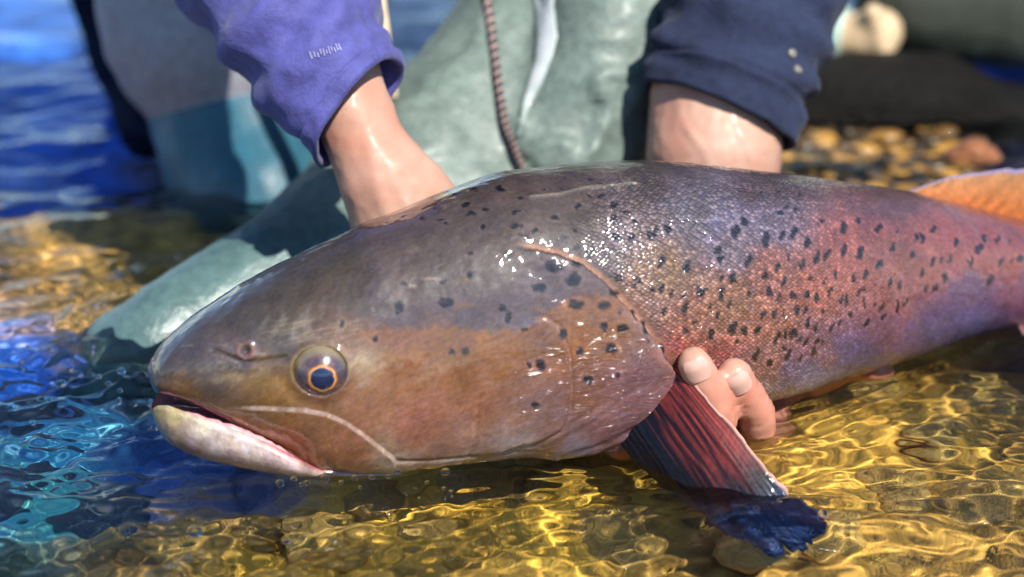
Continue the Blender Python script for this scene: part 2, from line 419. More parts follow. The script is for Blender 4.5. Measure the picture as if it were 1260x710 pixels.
def midpoint(px, py):
    d = ray(px, py); t = np.full(np.shape(px), 0.85)
    for _ in range(30):
        X = CAM[0]+d[..., 0]*t; t = (sheetY(X)-CAM[1])/d[..., 1]
    return CAM + d*t[..., None]
xs = np.concatenate([182+26*(np.arange(26)/26.0)**2, np.arange(208, 1264, 1.8), np.linspace(1266, 1760, 60)])
NS = len(xs)
yT = np.interp(xs, *TOP.T); yB = np.interp(xs, *BOT.T)
C = midpoint(xs, 0.5*(yT+yB))
ker = np.hanning(41); ker /= ker.sum()
def smooth(a, n=41):
    k_ = np.hanning(n); k_ /= k_.sum(); p = n//2
    return np.convolve(np.concatenate([2*a[0]-a[1:p+1][::-1], a, 2*a[-1]-a[-p-1:-1][::-1]]), k_, 'valid')
Xc = C[:, 0]
tan = np.stack([np.ones(NS), sheetS(Xc), np.zeros(NS)], -1); tan /= np.linalg.norm(tan, axis=1)[:, None]
Wv0 = np.stack([tan[:, 1], -tan[:, 0], np.zeros(NS)], -1)
U = math.cos(ROLL)*np.array([0, 0, 1.0]) - math.sin(ROLL)*Wv0
Wv = math.cos(ROLL)*Wv0 + math.sin(ROLL)*np.array([0, 0, 1.0])
b = np.interp(xs, *WID.T); b = np.maximum(b, 1e-4)
mpp = np.linalg.norm(C-CAM, axis=1)/K
aT = (0.5*(yB-yT))*mpp; aB = aT.copy()
NH = 200
def spow(x, e): return np.sign(x)*np.abs(x)**e
def ring(th, aT, aB, b):
    c = np.cos(th)[None, :]; s = np.sin(th)[None, :]
    e = 0.86
    up = np.where(c > 0, aT[:, None]*spow(c, e), aB[:, None]*spow(c, 0.92))
    la = b[:, None]*spow(s, 0.9)
    return C[:, None, :] + U[:, None, :]*up[..., None] + Wv[:, None, :]*la[..., None]
thc = np.linspace(0, 2*math.pi, 96, endpoint=False)
for it in range(40):
    Rg = ring(thc, aT, aB, b); px, py, _ = proj(Rg)
    it_ = py.argmin(1); ib = py.argmax(1); r = np.arange(NS)
    eT = py[r, it_] - np.interp(px[r, it_], *TOP.T); eB = np.interp(px[r, ib], *BOT.T) - py[r, ib]
    lim = 1.0
    dT = np.clip(eT*mpp*0.6, -.004, .004); dB = np.clip(eB*mpp*0.6, -.004, .004)
    aT = np.maximum(aT+dT, 1e-4); aB = np.maximum(aB+dB, 1e-4)
    aT[26:] = smooth(aT[26:], 15); aB[26:] = smooth(aB[26:], 15)
    # round tip
    tip = np.sqrt(np.clip((xs-182)/26, 0, 1)); k26 = xs < 208
    aT[k26] = np.minimum(aT[k26], aT[26]*tip[k26]**0.9+1e-4); aB[k26] = np.minimum(aB[k26], aB[26]*tip[k26]**0.9+1e-4)
th = np.linspace(0, math.pi, NH)
V = ring(th, aT, aB, b)                  # near half
Vm = ring(-th, aT, aB, b)                # far half
def normals(V):
    du = np.gradient(V, axis=0); dv = np.gradient(V, axis=1)
    n = np.cross(dv, du); n /= np.maximum(np.linalg.norm(n, axis=-1), 1e-12)[..., None]; return n
Nn = normals(V); sgn = np.sign((Nn*(V-C[:, None, :])).sum(-1)); Nn *= np.where(sgn == 0, 1, sgn)[..., None]
Nm = normals(Vm); sgn = np.sign((Nm*(Vm-C[:, None, :])).sum(-1)); Nm *= np.where(sgn == 0, 1, sgn)[..., None]
FPX, FPY, FZ = proj(V)
# uv in mm
ds = np.concatenate([[0], np.cumsum(np.linalg.norm(np.diff(C, axis=0), axis=1))])*1000
dvv = np.concatenate([np.zeros((NS, 1)), np.cumsum(np.linalg.norm(np.diff(V, axis=1), axis=2), axis=1)], 1)*1000
UV = np.stack([np.broadcast_to(ds[:, None], dvv.shape), dvv], -1)
th_g = np.broadcast_to(th[None, :], FPX.shape)

OPER = [(636, 306), (660, 308), (685, 313), (715, 325), (745, 348), (770, 378), (790, 400), (810, 425), (832, 463), (831, 480), (815, 508), (797, 540), (776, 552), (740, 558), (690, 560)]
MAXL = [(272, 502), (300, 501), (330, 502), (370, 504), (400, 509), (425, 520), (450, 537), (470, 552), (490, 569)]
PREO = [(640, 395), (672, 392), (690, 405), (700, 435), (703, 470), (701, 505), (690, 528), (665, 543), (620, 556)]
ORB = (394, 456)
FISH_CTRL = [
 (190, 450, (92, 80, 80)), (230, 420, (86, 80, 88)), (300, 390, (86, 80, 80)), (350, 350, (82, 75, 72)), (420, 300, (80, 74, 66)), (500, 262, (80, 70, 58)),
 (600, 225, (88, 77, 58)), (700, 215, (84, 76, 64)), (800, 205, (82, 74, 70)), (950, 225, (92, 72, 74)), (1100, 240, (112, 74, 78)), (1250, 280, (150, 75, 75)),
 (302, 440, (98, 86, 92)), (350, 415, (98, 88, 80)), (450, 370, (92, 85, 82)), (550, 340, (98, 90, 80)), (620, 300, (108, 92, 78)), (600, 270, (92, 82, 70)),
 (700, 260, (98, 86, 68)), (680, 350, (126, 106, 118)), (560, 375, (108, 94, 96)), (640, 385, (118, 100, 110)), (480, 390, (104, 92, 90)),
 (230, 495, (118, 86, 60)), (300, 525, (150, 106, 72)), (350, 555, (182, 118, 86)), (300, 480, (142, 115, 96)), (350, 485, (152, 116, 82)), (260, 462, (108, 96, 96)),
 (320, 460, (135, 110, 85)), (380, 530, (160, 118, 96)), (430, 560, (174, 122, 104)), (400, 500, (150, 112, 92)), (440, 500, (158, 116, 100)),
 (500, 440, (156, 108, 80)), (560, 450, (152, 106, 78)), (600, 500, (164, 118, 104)), (520, 520, (166, 116, 106)), (550, 555, (176, 134, 126)), (460, 470, (158, 116, 92)), (620, 440, (150, 104, 76)),
 (470, 420, (150, 112, 88)), (540, 415, (152, 106, 74)), (700, 420, (150, 102, 72)), (750, 405, (150, 106, 80)), (720, 480, (146, 104, 94)), (780, 470, (140, 104, 110)), (740, 530, (142, 106, 112)), (680, 540, (142, 108, 108)),
 (800, 500, (142, 106, 112)), (480, 583, (206, 186, 176)), (560, 572, (186, 170, 170)), (640, 562, (172, 158, 170)), (700, 558, (160, 150, 175)),
 (760, 300, (128, 112, 116)), (850, 262, (112, 104, 116)), (890, 282, (120, 112, 138)), (945, 280, (126, 110, 132)), (820, 330, (150, 120, 100)), (900, 300, (126, 108, 122)), (900, 370, (164, 116, 92)), (860, 400, (164, 112, 96)), (800, 390, (165, 130, 125)),
 (950, 330, (162, 104, 94)), (950, 400, (176, 114, 98)), (1000, 360, (172, 102, 90)), (1050, 320, (166, 96, 88)), (1100, 300, (150, 86, 82)), (1150, 320, (164, 94, 90)), (1200, 310, (158, 84, 80)), (1250, 320, (162, 80, 76)),
 (1100, 375, (160, 94, 92)), (940, 455, (165, 112, 110)), (1000, 430, (152, 104, 118)), (1100, 398, (136, 92, 116)), (975, 466, (124, 104, 148)), (1060, 442, (116, 98, 144)), (1150, 408, (112, 94, 142)), (1200, 365, (118, 88, 126)), (1260, 350, (130, 80, 110)),
 (1000, 475, (140, 140, 190)), (1200, 400, (112, 98, 150)), (920, 490, (188, 170, 180)), (860, 470, (182, 130, 130)), (1500, 340, (150, 80, 80)), (1700, 340, (120, 70, 70))]  # blue-violet belly tones have reflected sky and water painted in
SPOTS = [(556,238,9,3),(580,235,7,3),(617,233,7,3),(533,252,5,3),(535,257,4,2),(573,252,6,3.5),(579,264,6.5,3),(597,259,5,2.5),(636,261,7,3),(641,244,5,2.5),(522,270,4,2),(543,270,4,2),(549,275,4,2),
(596,280,5,4),(634,278,5,3),(643,279,3,2.5),(660,284,5,3),(649,290,5,2.5),(642,290,3,2),(626,314,8.5,6),(646,312,4,1.5),(578,314,4,3),(580,337,6.5,5.5),(544,345,5,3.5),(497,350,3.5,3),(490,377,5.5,8),(548,373,8.5,7.5),
(618,380,5,7),(624,391,5,6),(662,355,9.5,6),(680,328,10.5,7),(705,327,8,5),(704,345,9,7),(756,360,8,5.5),(709,374,11,6.5),(741,374,7,5.5),(782,388,5,6),(760,384,4,2.5),
(682,267,7,5),(710,255,4,3),(725,241,4,2),(740,241,5,3),(755,251,5,4),(768,259,6,4),(756,269,5,6),(782,271,4,4),(758,291,6.5,8),(776,292,6,6.5),(806,281,4.5,5),(801,291,6,6),(822,283,5.5,7.5),(706,283,4,3),(694,293,6,4),
(709,305,6,5),(727,311,6.5,5),(813,322,5.5,10),(846,327,5.5,8),(764,341,5.5,4.5),(784,343,6,5),(781,352,5,4),(790,346,4,5),(803,358,3.5,3),(813,357,4,6),(825,363,4,6),(842,364,3,6),(843,379,3.5,9),(818,384,4,8),(859,359,2.5,8),
(668,234,3,1.5),(677,233,3,1.5),(690,234,3,1.5),(719,215,3,1.5),(728,222,3,1.5),(738,226,3,1.5),(768,213,3,1.5),
(646,404,5,4),(691,412,5.5,7),(740,402,6,7.5),(765,402,7,6),(793,404,5,7),(795,420,2.5,2.5),(715,430,6,7.5),(750,428,8,6),(816,433,5.5,8),(651,449,4.5,5.5),(666,449,6,7.5),(760,462,4,4),(724,466,6,6),(825,466,4,5.5),(658,497,6.5,5),
(556,433,6.5,5),(573,433,6.5,4.5),(462,418,4.5,3.5),(422,397,4,5),
(883,308,5,6),(888,319,4,4),(906,284,6,9),(917,272,5,6),(920,321,5.5,9),(942,295,5.5,10),(964,289,5,7),(977,285,4,8),(959,262,4,4),(966,256,4,4),(979,256,3.5,4),(1013,272,4.5,6),(993,299,4,8),(1006,318,4,9),(1019,313,3.5,8),
(1038,280,3.5,7),(1038,309,3.5,11),(989,325,4,7),(971,316,3,6),(956,328,4,6),(940,338,4.5,7),(902,342,4,8),(890,342,3,5),(964,346,4,8),(996,342,4,5),(1030,338,3.5,7),(1014,346,2.5,5),(947,359,4,8),(864,360,5.5,8),(887,361,4,7),
(920,362,3,6),(936,361,2,5),(959,364,3,5),(975,364,4.5,7),(994,361,3.5,7),(1005,367,3.5,8),(1021,358,3.5,7),(1036,369,3.5,8),(875,379,3.5,5),(897,374,3.5,6),(884,389,4,6),(855,397,4,6),(939,387,3.5,6),(952,387,3.5,8),(964,386,3,8),
(979,382,3.5,7),(990,381,2.5,5),(1013,383,4,5),(994,397,4,8),(1003,404,3,6),(1025,403,3.5,8),(902,403,4.5,9),(917,408,4.5,8),(934,405,5.5,7),(956,416,4,12),(967,412,3,5),(976,412,3.5,7),(983,417,3,6),(992,420,3.5,7),(1007,419,3,5),
(1013,422,3,4),(875,412,6,9),(931,437,4,8),(947,446,4,7),(968,436,3.5,8),(964,428,2.5,4),(906,420,3,4),(1001,434,3,7),(983,440,4,6),(843,407,4,4),(936,237,3,2),(985,241,3,2),(1032,241,3,2),(958,238,3,2),(909,235,3,2),
(1057,312,4,9),(1056,271,3.5,6),(1080,281,4.5,6),(1102,284,3,5),(1098,305,4,8),(1122,315,3.5,8),(1081,327,3.5,8),(1064,337,3.5,7),(1050,343,3,6),(1095,349,3.5,7),(1109,350,3.5,7),(1135,293,4,8),(1127,293,3,6),(1148,282,3.5,5),
(1149,321,3,6),(1160,321,2.5,5),(1169,319,3.5,7),(1134,336,3,7),(1176,298,4,6),(1204,305,4,7),(1194,322,4,7),(1212,293,3,5),(1227,295,3,5),(1243,295,3,5),(1231,322,4,8),(1246,322,3.5,6),(1256,318,4,6),(1219,344,4,6),(1162,341,3.5,6),
(1150,356,3,6),(1139,355,3,5),(1058,359,3.5,8),(1044,369,3.5,9),(1065,371,3.5,8),(1077,376,3,5),(1086,377,3,6),(1104,377,3.5,6),(1116,373,3,7),(1046,387,4,6),(1035,397,2.5,5),(1089,390,3,5),(1068,397,3,6)]
def fish_fields():
    px, py = FPX.ravel(), FPY.ravel()
    q = np.stack([UV[..., 0].ravel()/9.0, UV[..., 1].ravel()/9.0, np.zeros(px.size)], -1)
    w1, w2 = vnoise(q*3.1, 5), vnoise(q*3.1, 6)
    h = np.zeros(px.size); wet = np.full(px.size, 0.25); scl = np.zeros(px.size)
    col = idw(px+10*vnoise(q*0.7, 1), py+8*vnoise(q*0.7, 2), FISH_CTRL, 4.0)
    # mauve sky sheen painted over the upper skin, ragged edge to brown cheek
    ln = np.interp(px, [430, 445, 470, 520, 560, 600, 640, 656, 675, 690, 720, 760, 790], [420, 410, 402, 405, 402, 407, 406, 400, 385, 373, 366, 362, 380])
    up = ss(1.3, -1.3, py-ln+4*w1+3*vnoise(q*6, 8))*ss(425, 470, px)*ss(785, 740, px)
    col = col*(1-0.6*up[:, None]) + 0.6*up[:, None]*lin((106, 95, 104))*np.ones((1, 3))
    dn = ss(-1.3, 1.3, py-ln+4*w1+3*vnoise(q*6, 8))*ss(425, 470, px)*ss(785, 740, px)*ss(40, 5, py-ln)
    col = col*(1-0.75*dn[:, None]) + 0.75*dn[:, None]*lin((152, 106, 78))
    # gill cover
    d, s = polydist(px, py, OPER)
    inside = inpoly(px, py, OPER+[(640, 600), (100, 600), (100, 100), (600, 100)][0:2]+[(500, 560), (560, 330)])
    ins = inpoly(px, py, OPER+[(560, 580), (560, 306)])
    endf = ss(0, 60, px-632)
    h += np.where(ins, 0.0034*np.exp(-d/40.0)-0.0012*np.exp(-d/3.0), -0.0046*np.exp(-d/16.0)*(0.45+0.55*ss(330, 420, py)))*endf*(px > 560)
    edge = np.exp(-((d-4.5)/3.6)**2)*(~ins)*ss(632, 660, px)*ss(445, 405, py)*(px > 600)
    col = col*(1-0.85*edge[:, None]) + 0.85*edge[:, None]*lin((222, 172, 150))
    e2 = np.exp(-(d/2.8)**2)*ins*ss(410, 450, py)
    col = col*(1-0.8*e2[:, None]) + 0.8*e2[:, None]*lin((205, 165, 160))
    # radiating lines of the lower gill cover
    for (ax, ay, bx, by, dep) in ((575, 572, 735, 500, .0005), (690, 556, 800, 512, .0006), (640, 560, 790, 470, .0003), (735, 556, 812, 500, .0007), (735, 545, 822, 486, .0005), (590, 500, 570, 575, .0004)):
        dd, _ = polydist(px, py, [(ax, ay), ((ax+bx)/2+6, (ay+by)/2+8), (bx, by)])
        g = np.exp(-(dd/2.6)**2); h -= dep*g; col *= (1-0.14*g[:, None]); g2 = np.exp(-((dd-5)/3)**2); col *= (1+0.10*g2[:, None])
    d, s = polydist(px, py, PREO)
    h += (0.0014*np.exp(-d/24)*(s > 0) - 0.0010*np.exp(-(d/2.2)**2))*ss(640, 690, px+0.5*np.maximum(py-420, 0))
    g = np.exp(-(d/1.6)**2)*ss(655, 690, px+0.4*np.maximum(py-420, 0)); col = col*(1-0.28*g[:, None]) + 0.28*g[:, None]*lin((205, 170, 165))
    # maxilla plate with its pale upper edge
    d, s = polydist(px, py, MAXL)
    mx = inpoly(px, py, MAXL+[(480, 600), (380, 600), (300, 545), (240, 512)])
    fm = ss(268, 330, px)
    h += np.where(mx, 0.0012*np.exp(-d/30), -0.0006*np.exp(-d/7))*fm
    g = (0.45+0.35*w1)*np.exp(-(d/1.4)**2)*fm; col = col*(1-g[:, None]) + g[:, None]*lin((228, 208, 200))
    # dark line from maxilla tip along the throat
    d, _ = polydist(px, py, [(488, 568), (530, 567), (600, 560), (690, 552)])
    g = np.exp(-(d/2.0)**2)*ss(690, 560, px); h -= 0.0012*g; col *= (1-0.4*g[:, None])
    # upper lip: dark edge then orange, thin reddish rim near the corner
    lip = np.interp(px, BOT[:, 0], BOT[:, 1])
    g = np.exp(-((lip-py-3)/4.0)**2)*(px < 400); col = col*(1-0.45*g[:, None]) + 0.45*g[:, None]*(lin((70, 52, 46))*(px < 260)[:, None] + lin((205, 110, 70))*(px >= 260)[:, None])
    h += 0.0012*np.exp(-((lip-py-7)/7.0)**2)*(px < 400)
    # eye socket
    ex, ey = (px-ORB[0])/33.0, (py-ORB[1])/29.0; re = np.hypot(ex, ey)
    h -= 0.016*np.clip(1-re**2, 0, 1)**0.5*(re < 1)
    h += 0.0006*np.exp(-((re-1.08)/0.16)**2)*(1+0.8*ss(0.2, -0.6, ey)) - 0.0007*np.exp(-((re-1.5)/0.25)**2)*ss(-0.4, 0.4, ey)
    g = 0.6*np.exp(-((re-1.03)/0.09)**2)*ss(0.7, -0.3, ey); col = col*(1-g[:, None]) + g[:, None]*lin((178, 160, 110)); g = 0.35*np.exp(-((re-1.04)/0.08)**2)*ss(-0.2, 0.5, ey); col = col*(1-g[:, None]) + g[:, None]*lin((110, 92, 96))
    g = np.exp(-(((px-446)/20)**2+((py-447)/20)**2)); col = col*(1-0.8*g[:, None]) + 0.8*g[:, None]*lin((205, 185, 165))
    # nostrils: two small rimmed holes
    for (nx, ny, rx, ry) in ((303, 432, 9.5, 9.5),):
        rn = np.hypot((px-nx)/rx, (py-ny)/ry)
        h += 0.0007*np.exp(-((rn-1)/0.35)**2)*(1+0.6*w1) - 0.0022*np.exp(-(rn/0.6)**2)
        g = (0.4+0.3*w2)*np.exp(-((rn-0.85)/0.4)**2); col = col*(1-g[:, None]) + g[:, None]*lin((210, 150, 140))
        g = np.exp(-(rn/0.45)**2); col *= (1-0.5*g[:, None])
    d, _ = polydist(px, py, [(262, 430), (280, 438), (298, 446), (318, 445), (352, 440)]); g = np.exp(-(d/3.5)**2); h -= 0.0010*g; col *= (1-0.35*g[:, None])
    # pale scratches on the snout and forehead
    rs = np.random.RandomState(3)
    for i in range(60):
        if i < 34: cx, cy, ll, ang = rs.uniform(340, 450), rs.uniform(392, 425), rs.uniform(14, 50), rs.normal(-0.25, 0.12)
        else: cx, cy, ll, ang = rs.uniform(215, 330), rs.uniform(420, 480), rs.uniform(5, 18), rs.normal(-0.2, 0.3)
        d, _ = polydist(px, py, [(cx-ll/2*math.cos(ang), cy-ll/2*math.sin(ang)), (cx+ll/2*math.cos(ang), cy+ll/2*math.sin(ang))])
        g = rs.uniform(0.08, 0.3)*np.exp(-(d/1.3)**2); col = col*(1-g[:, None]) + g[:, None]*lin((190, 175, 160))
    for (cx, cy, sx, sy, c, k_) in ((285, 463, 16, 5, (205, 180, 140), .45), (268, 468, 10, 4, (190, 175, 150), .4), (320, 470, 22, 10, (165, 130, 80), .5), (330, 490, 30, 8, (165, 125, 75), .4), (345, 470, 18, 8, (160, 125, 80), .4),
                                    (570, 346, 12, 3, (150, 120, 85), .4), (572, 375, 16, 3, (150, 110, 70), .5), (530, 343, 12, 1.6, (215, 190, 170), .5), (508, 352, 5, 2, (220, 200, 180), .5), (510, 308, 10, 5, (150, 135, 135), .4), (660, 380, 7, 3, (160, 110, 90), .4)):
        g = k_*np.exp(-(((px-cx)/sx)**2+((py-cy)/sy)**2)**1.5); col = col*(1-g[:, None]) + g[:, None]*lin(c)
    # old scar along the back
    d, _ = polydist(px, py, [(652, 243), (690, 239), (720, 232), (750, 229), (782, 226)]); g = 0.7*np.exp(-(d/1.5)**2)
    col = col*(1-g[:, None]) + g[:, None]*lin((175, 170, 165)); h += 0.0006*np.exp(-(d/2.5)**2)
    # red bruise round the finger tips
    for (cx, cy, r_) in ((835, 425, 22), (895, 432, 24), (870, 440, 20)):
        g = 0.36*np.exp(-(((px-cx)/r_)**2+((py-cy)/(r_*0.8))**2)); col = col*(1-g[:, None]) + g[:, None]*lin((190, 60, 55))
        h -= 0.0015*g
    # scales
    scl = (~ins)*ss(690, 770, px+0.9*(py-330)*(py > 300)*0 + 0.0*py)*ss(0, 8, polydist(px, py, OPER)[0]-8)*ss(195, 235, py+14*0)*1.0
    scl *= 1-0.75*ss(930, 1150, px)
    # black spots
    w3, w4 = vnoise(q*1.7, 15), vnoise(q*1.7, 16); wx, wy = px+2.4*w1+1.5*w3, py+2.4*w2+1.5*w4
    rsp = np.random.RandomState(4)
    for (sx, sy, rx, ry) in SPOTS:
        m = (np.abs(px-sx) < 3*rx+6) & (np.abs(py-sy) < 3*ry+6)
        tilt = 0.25 if sx > 830 else 0.0
        dx, dy = wx[m]-sx, wy[m]-sy; dx = dx+tilt*dy
        vs_ = rsp.uniform(0.82, 1.12); sf_ = rsp.uniform(0.8, 1.9); r = np.hypot(dx/(0.9*vs_*rx), dy/(0.9*vs_*ry)); soft = 2.0/min(rx, ry)*0.55*sf_
        g = 0.95*ss(1+soft, 1-soft*0.8, r)
        hal = 0.22*np.exp(-((r-1.5)/0.35)**2)
        base = col[m]*(1+hal[:, None])
        col[m] = base*(1-g[:, None]) + g[:, None]*lin((14, 17, 30))
        h[m] += 0.00005*g
    # palate inside the open mouth
    pal = (px < 395)*ss(0.93*math.pi, 0.97*math.pi, th_g.ravel())
    col = col*(1-pal[:, None]) + pal[:, None]*lin((215, 130, 140))
    # mottling and gentle relief
    col *= (1+0.16*fbm(q*0.9, 21, 4))[:, None]
    h += 0.0005*fbm(q*0.35, 31, 3) + 0.00012*fbm(q*2.5, 33, 2)
    wet = 0.25 + 5.0*np.exp(-(((px-760)/68)**2+((py-478)/50)**2)) + 0.15*np.exp(-(((px-690)/60)**2+((py-350)/35)**2)) + 1.6*np.exp(-(((px-650)/45)**2+((py-495)/40)**2)) + 1.5*np.exp(-(((px-920)/80)**2+((py-380)/60)**2))
    wet *= ss(560, 660, px)*0.9+0.1
    tipf = ss(185, 200, px)
    h *= np.clip(np.broadcast_to((xs[:, None]-182)/12, FPX.shape).ravel(), 0, 1)
    # no relief at the mid lines so both halves meet
    e = np.minimum(th_g, math.pi-th_g).ravel(); h *= ss(0, 0.12, e)
    gm = col.mean(1, keepdims=True); sat = 1.15-0.2*ss(800, 950, px)[:, None]; col = np.clip(gm+(col-gm)*sat, 0.002, 1)
    wm = ss(770, 720, px)*ss(20, -40, py-ln); col *= 1-wm[:, None]*np.array([0.10, 0.14, 0.24])
    col *= np.array([0.445, 0.44, 0.405])
    return np.clip(col, 0.004, 0.9), h, scl, wet
fcol, fh, fscl, fwet = fish_fields()
sh = FPX.shape
Vn_ = V + Nn*fh.reshape(sh)[..., None]; Vf_ = Vm + Nm*fh.reshape(sh)[..., None]
# full ring: near 0..pi then far pi..0 (shared mid lines)
ring_idx = list(range(NH)) + list(range(NH-2, 0, -1))
full = np.concatenate([Vn_, Vf_[:, NH-2:0:-1]], 1); NR = full.shape[1]
def dup(a): return np.concatenate([a, a[:, NH-2:0:-1]], 1)
fc = dup(fcol.reshape(sh+(3,))); fs = dup(fscl.reshape(sh)); fw = dup(fwet.reshape(sh)); fuv = dup(UV)
fish = thing("fish", "large brown trout with black spots held sideways at the water surface", "fish")
BV = [full.reshape(-1, 3)]; BF = [gridfaces(NS, NR, True)]; BC = [fc.reshape(-1, 3)]; BS = [fs.ravel()]; BW = [fw.ravel()]; BU = [fuv.reshape(-1, 2)]

# lower jaw, lofted in the same frame and kept in the same body mesh
RIM = np.array([(183, 510), (186, 505), (195, 503), (207, 505), (232, 515), (257, 524), (275, 531), (306, 542), (334, 554), (360, 568), (390, 582), (430, 587), (500, 586)], float)
JB = np.array([(182, 514), (186, 525), (192, 535), (205, 545), (230, 558), (260, 568), (300, 577), (350, 585), (400, 589), (440, 588), (500, 584)], float)
jx = np.concatenate([183+22*(np.arange(20)/20.0)**2, np.arange(205, 470, 2.0)])
nj = len(jx)
def interp3(A): return np.stack([np.interp(jx, xs, A[:, i]) for i in range(3)], -1)
jC, jU, jW = interp3(C), interp3(U), interp3(Wv)
wj = np.interp(jx, xs, b)*0.94*(1-0.42*ss(335, 385, jx)); wj = np.minimum(wj, np.interp(jx, [182, 185, 190, 200, 220, 260, 330, 470], [0.0006, .007, .011, .0165, .022, .028, .036, .043]))
ur = np.zeros(nj); uk = np.full(nj, -0.05)
for it in range(12):
    p = jC + jW*wj[:, None] + jU*ur[:, None]; px, py, z = proj(p)
    ur -= (np.interp(px, *RIM.T)-py)*z/K*1.02
ph = np.linspace(0, math.pi/2, 40)
def outer(ur, uk):
    wq = wj[:, None]*np.sin(ph)[None, :]**0.85; uq = ur[:, None]-(ur-uk)[:, None]*np.cos(ph)[None, :]**0.9
    return jC[:, None]+jW[:, None]*wq[..., None]+jU[:, None]*uq[..., None]
uk = ur-0.02
for it in range(30):
    p = outer(ur, uk); px, py, z = proj(p); i = py.argmax(1); r = np.arange(nj)
    uk = uk-np.clip((np.interp(px[r, i], *JB.T)-py[r, i])*z[r, i]/K*0.6, -.004, .004)
    uk = np.minimum(uk, ur-0.001)
    uk[20:] = smooth(uk[20:], 9)
tipj = np.sqrt(np.clip((jx-182.8)/22, 0, 1))
uk = np.where(jx < 205, ur+(uk[20]-ur)*tipj, uk)
lip_n = 10; fl_n = 16
sec_w = np.concatenate([wj[:, None]*np.sin(ph)[None, :]**0.85,
        np.linspace(1, 0, lip_n+1)[None, 1:]*0 + wj[:, None]*(1-0.16*np.linspace(0, 1, lip_n+1)[None, 1:]),
        wj[:, None]*0.84*np.linspace(1, 0, fl_n+1)[None, 1:]], 1)
tl = np.linspace(0, 1, lip_n+1)[None, 1:]
tf = np.linspace(0, 1, fl_n+1)[None, 1:]
dep = np.minimum(0.0042, 0.25*(ur-uk))[:, None]
sec_u = np.concatenate([ur[:, None]-(ur-uk)[:, None]*np.cos(ph)[None, :]**0.9,
        ur[:, None]+np.minimum(0.0022, 0.12*wj)[:, None]*np.sin(tl*math.pi*0.9),
        ur[:, None]-dep*ss(0, 0.3, tf)+(np.clip(0.36*(wj-0.010), 0, 0.0085)*ss(452, 395, jx))[:, None]*ss(0.3, 0.95, tf)], 1)
nsec = sec_w.shape[1]
jn = jC[:, None]+jW[:, None]*sec_w[..., None]+jU[:, None]*sec_u[..., None]
jf = jC[:, None]-jW[:, None]*sec_w[..., None]+jU[:, None]*sec_u[..., None]
jpx, jpy, _ = proj(jn)
JAW_CTRL = [(190, 508, (175, 150, 95)), (215, 515, (205, 185, 130)), (250, 528, (230, 216, 198)), (300, 549, (232, 214, 208)), (350, 571, (226, 196, 196)), (200, 530, (146, 122, 122)), (240, 552, (150, 124, 130)), (290, 566, (164, 134, 138)), (220, 560, (120, 94, 92)), (280, 579, (124, 96, 90)),
            (340, 582, (170, 146, 144)), (400, 586, (190, 166, 160)), (470, 588, (200, 180, 172)), (270, 543, (214, 196, 192)), (225, 530, (182, 160, 150))]
jcol = idw(jpx.ravel(), jpy.ravel(), JAW_CTRL, 4.0)
qi = np.arange(nsec)[None, :]*np.ones((nj, 1)); inn = ss(40+lip_n-4, 40+lip_n+1, qi).ravel()
jcol = jcol*(1-inn[:, None])+inn[:, None]*lin((232, 160, 168))
deep = ss(40+lip_n+3, nsec-2, qi).ravel(); jcol = jcol*(1-0.6*deep[:, None])+0.6*deep[:, None]*lin((214, 140, 150))
redl = np.exp(-((qi-44)/3.0)**2).ravel()*ss(300, 350, jpx.ravel()); jcol = jcol*(1-0.8*redl[:, None])+0.8*redl[:, None]*lin((190, 50, 60))
qj = np.stack([jpx.ravel()/14, jpy.ravel()/14, np.zeros(jpx.size)], -1)
jcol *= (1+0.2*fbm(qj, 51, 4))[:, None]*0.66
jfull = np.concatenate([jn, jf[:, nsec-2:0:-1]], 1); jr = jfull.shape[1]
jc = jcol.reshape(nj, nsec, 3); jc = np.concatenate([jc, jc[:, nsec-2:0:-1]], 1)
juv = np.stack([np.broadcast_to(np.interp(jx, xs, ds)[:, None], (nj, jr)), np.broadcast_to(np.linspace(300, 380, jr)[None, :], (nj, jr))], -1)
off = len(BV[0])
BV.append(jfull.reshape(-1, 3)); BF.append(gridfaces(nj, jr, True)[:, ::1]+off); BC.append(jc.reshape(-1, 3)); BS.append(np.zeros(nj*jr)); BW.append(np.full(nj*jr, 0.3)); BU.append(juv.reshape(-1, 2))
body = mesh_np("body", np.concatenate(BV), np.concatenate(BF), M['fish'], fish, col=np.concatenate(BC), uv=np.concatenate(BU), attrs={'scale': np.concatenate(BS), 'wet': np.concatenate(BW)})
def recalc(o):
    bm = bmesh.new(); bm.from_mesh(o.data); bmesh.ops.recalc_face_normals(bm, faces=bm.faces); bm.to_mesh(o.data); bm.free()
recalc(body)
wl = []
for i in range(30, NS-40, 3):
    zc = Vn_[i, NH//2:, 2]; j_ = np.argmin(np.abs(zc)); wl.append(Vn_[i, NH//2+j_, :2])
for i in range(2, nj-30, 3):
    zc = jn[i, :40, 2]; j_ = np.argmin(np.abs(zc)); wl.append(jn[i, j_, :2])
water = build_water(np.array(wl))

def surf(px, py):
    """near-side body point and normal seen at this pixel"""
    d = np.where(th_g < 2.9, (FPX-px)**2+(FPY-py)**2, 1e9); i = np.unravel_index(d.argmin(), d.shape)
    return V[i].copy(), Nn[i].copy()
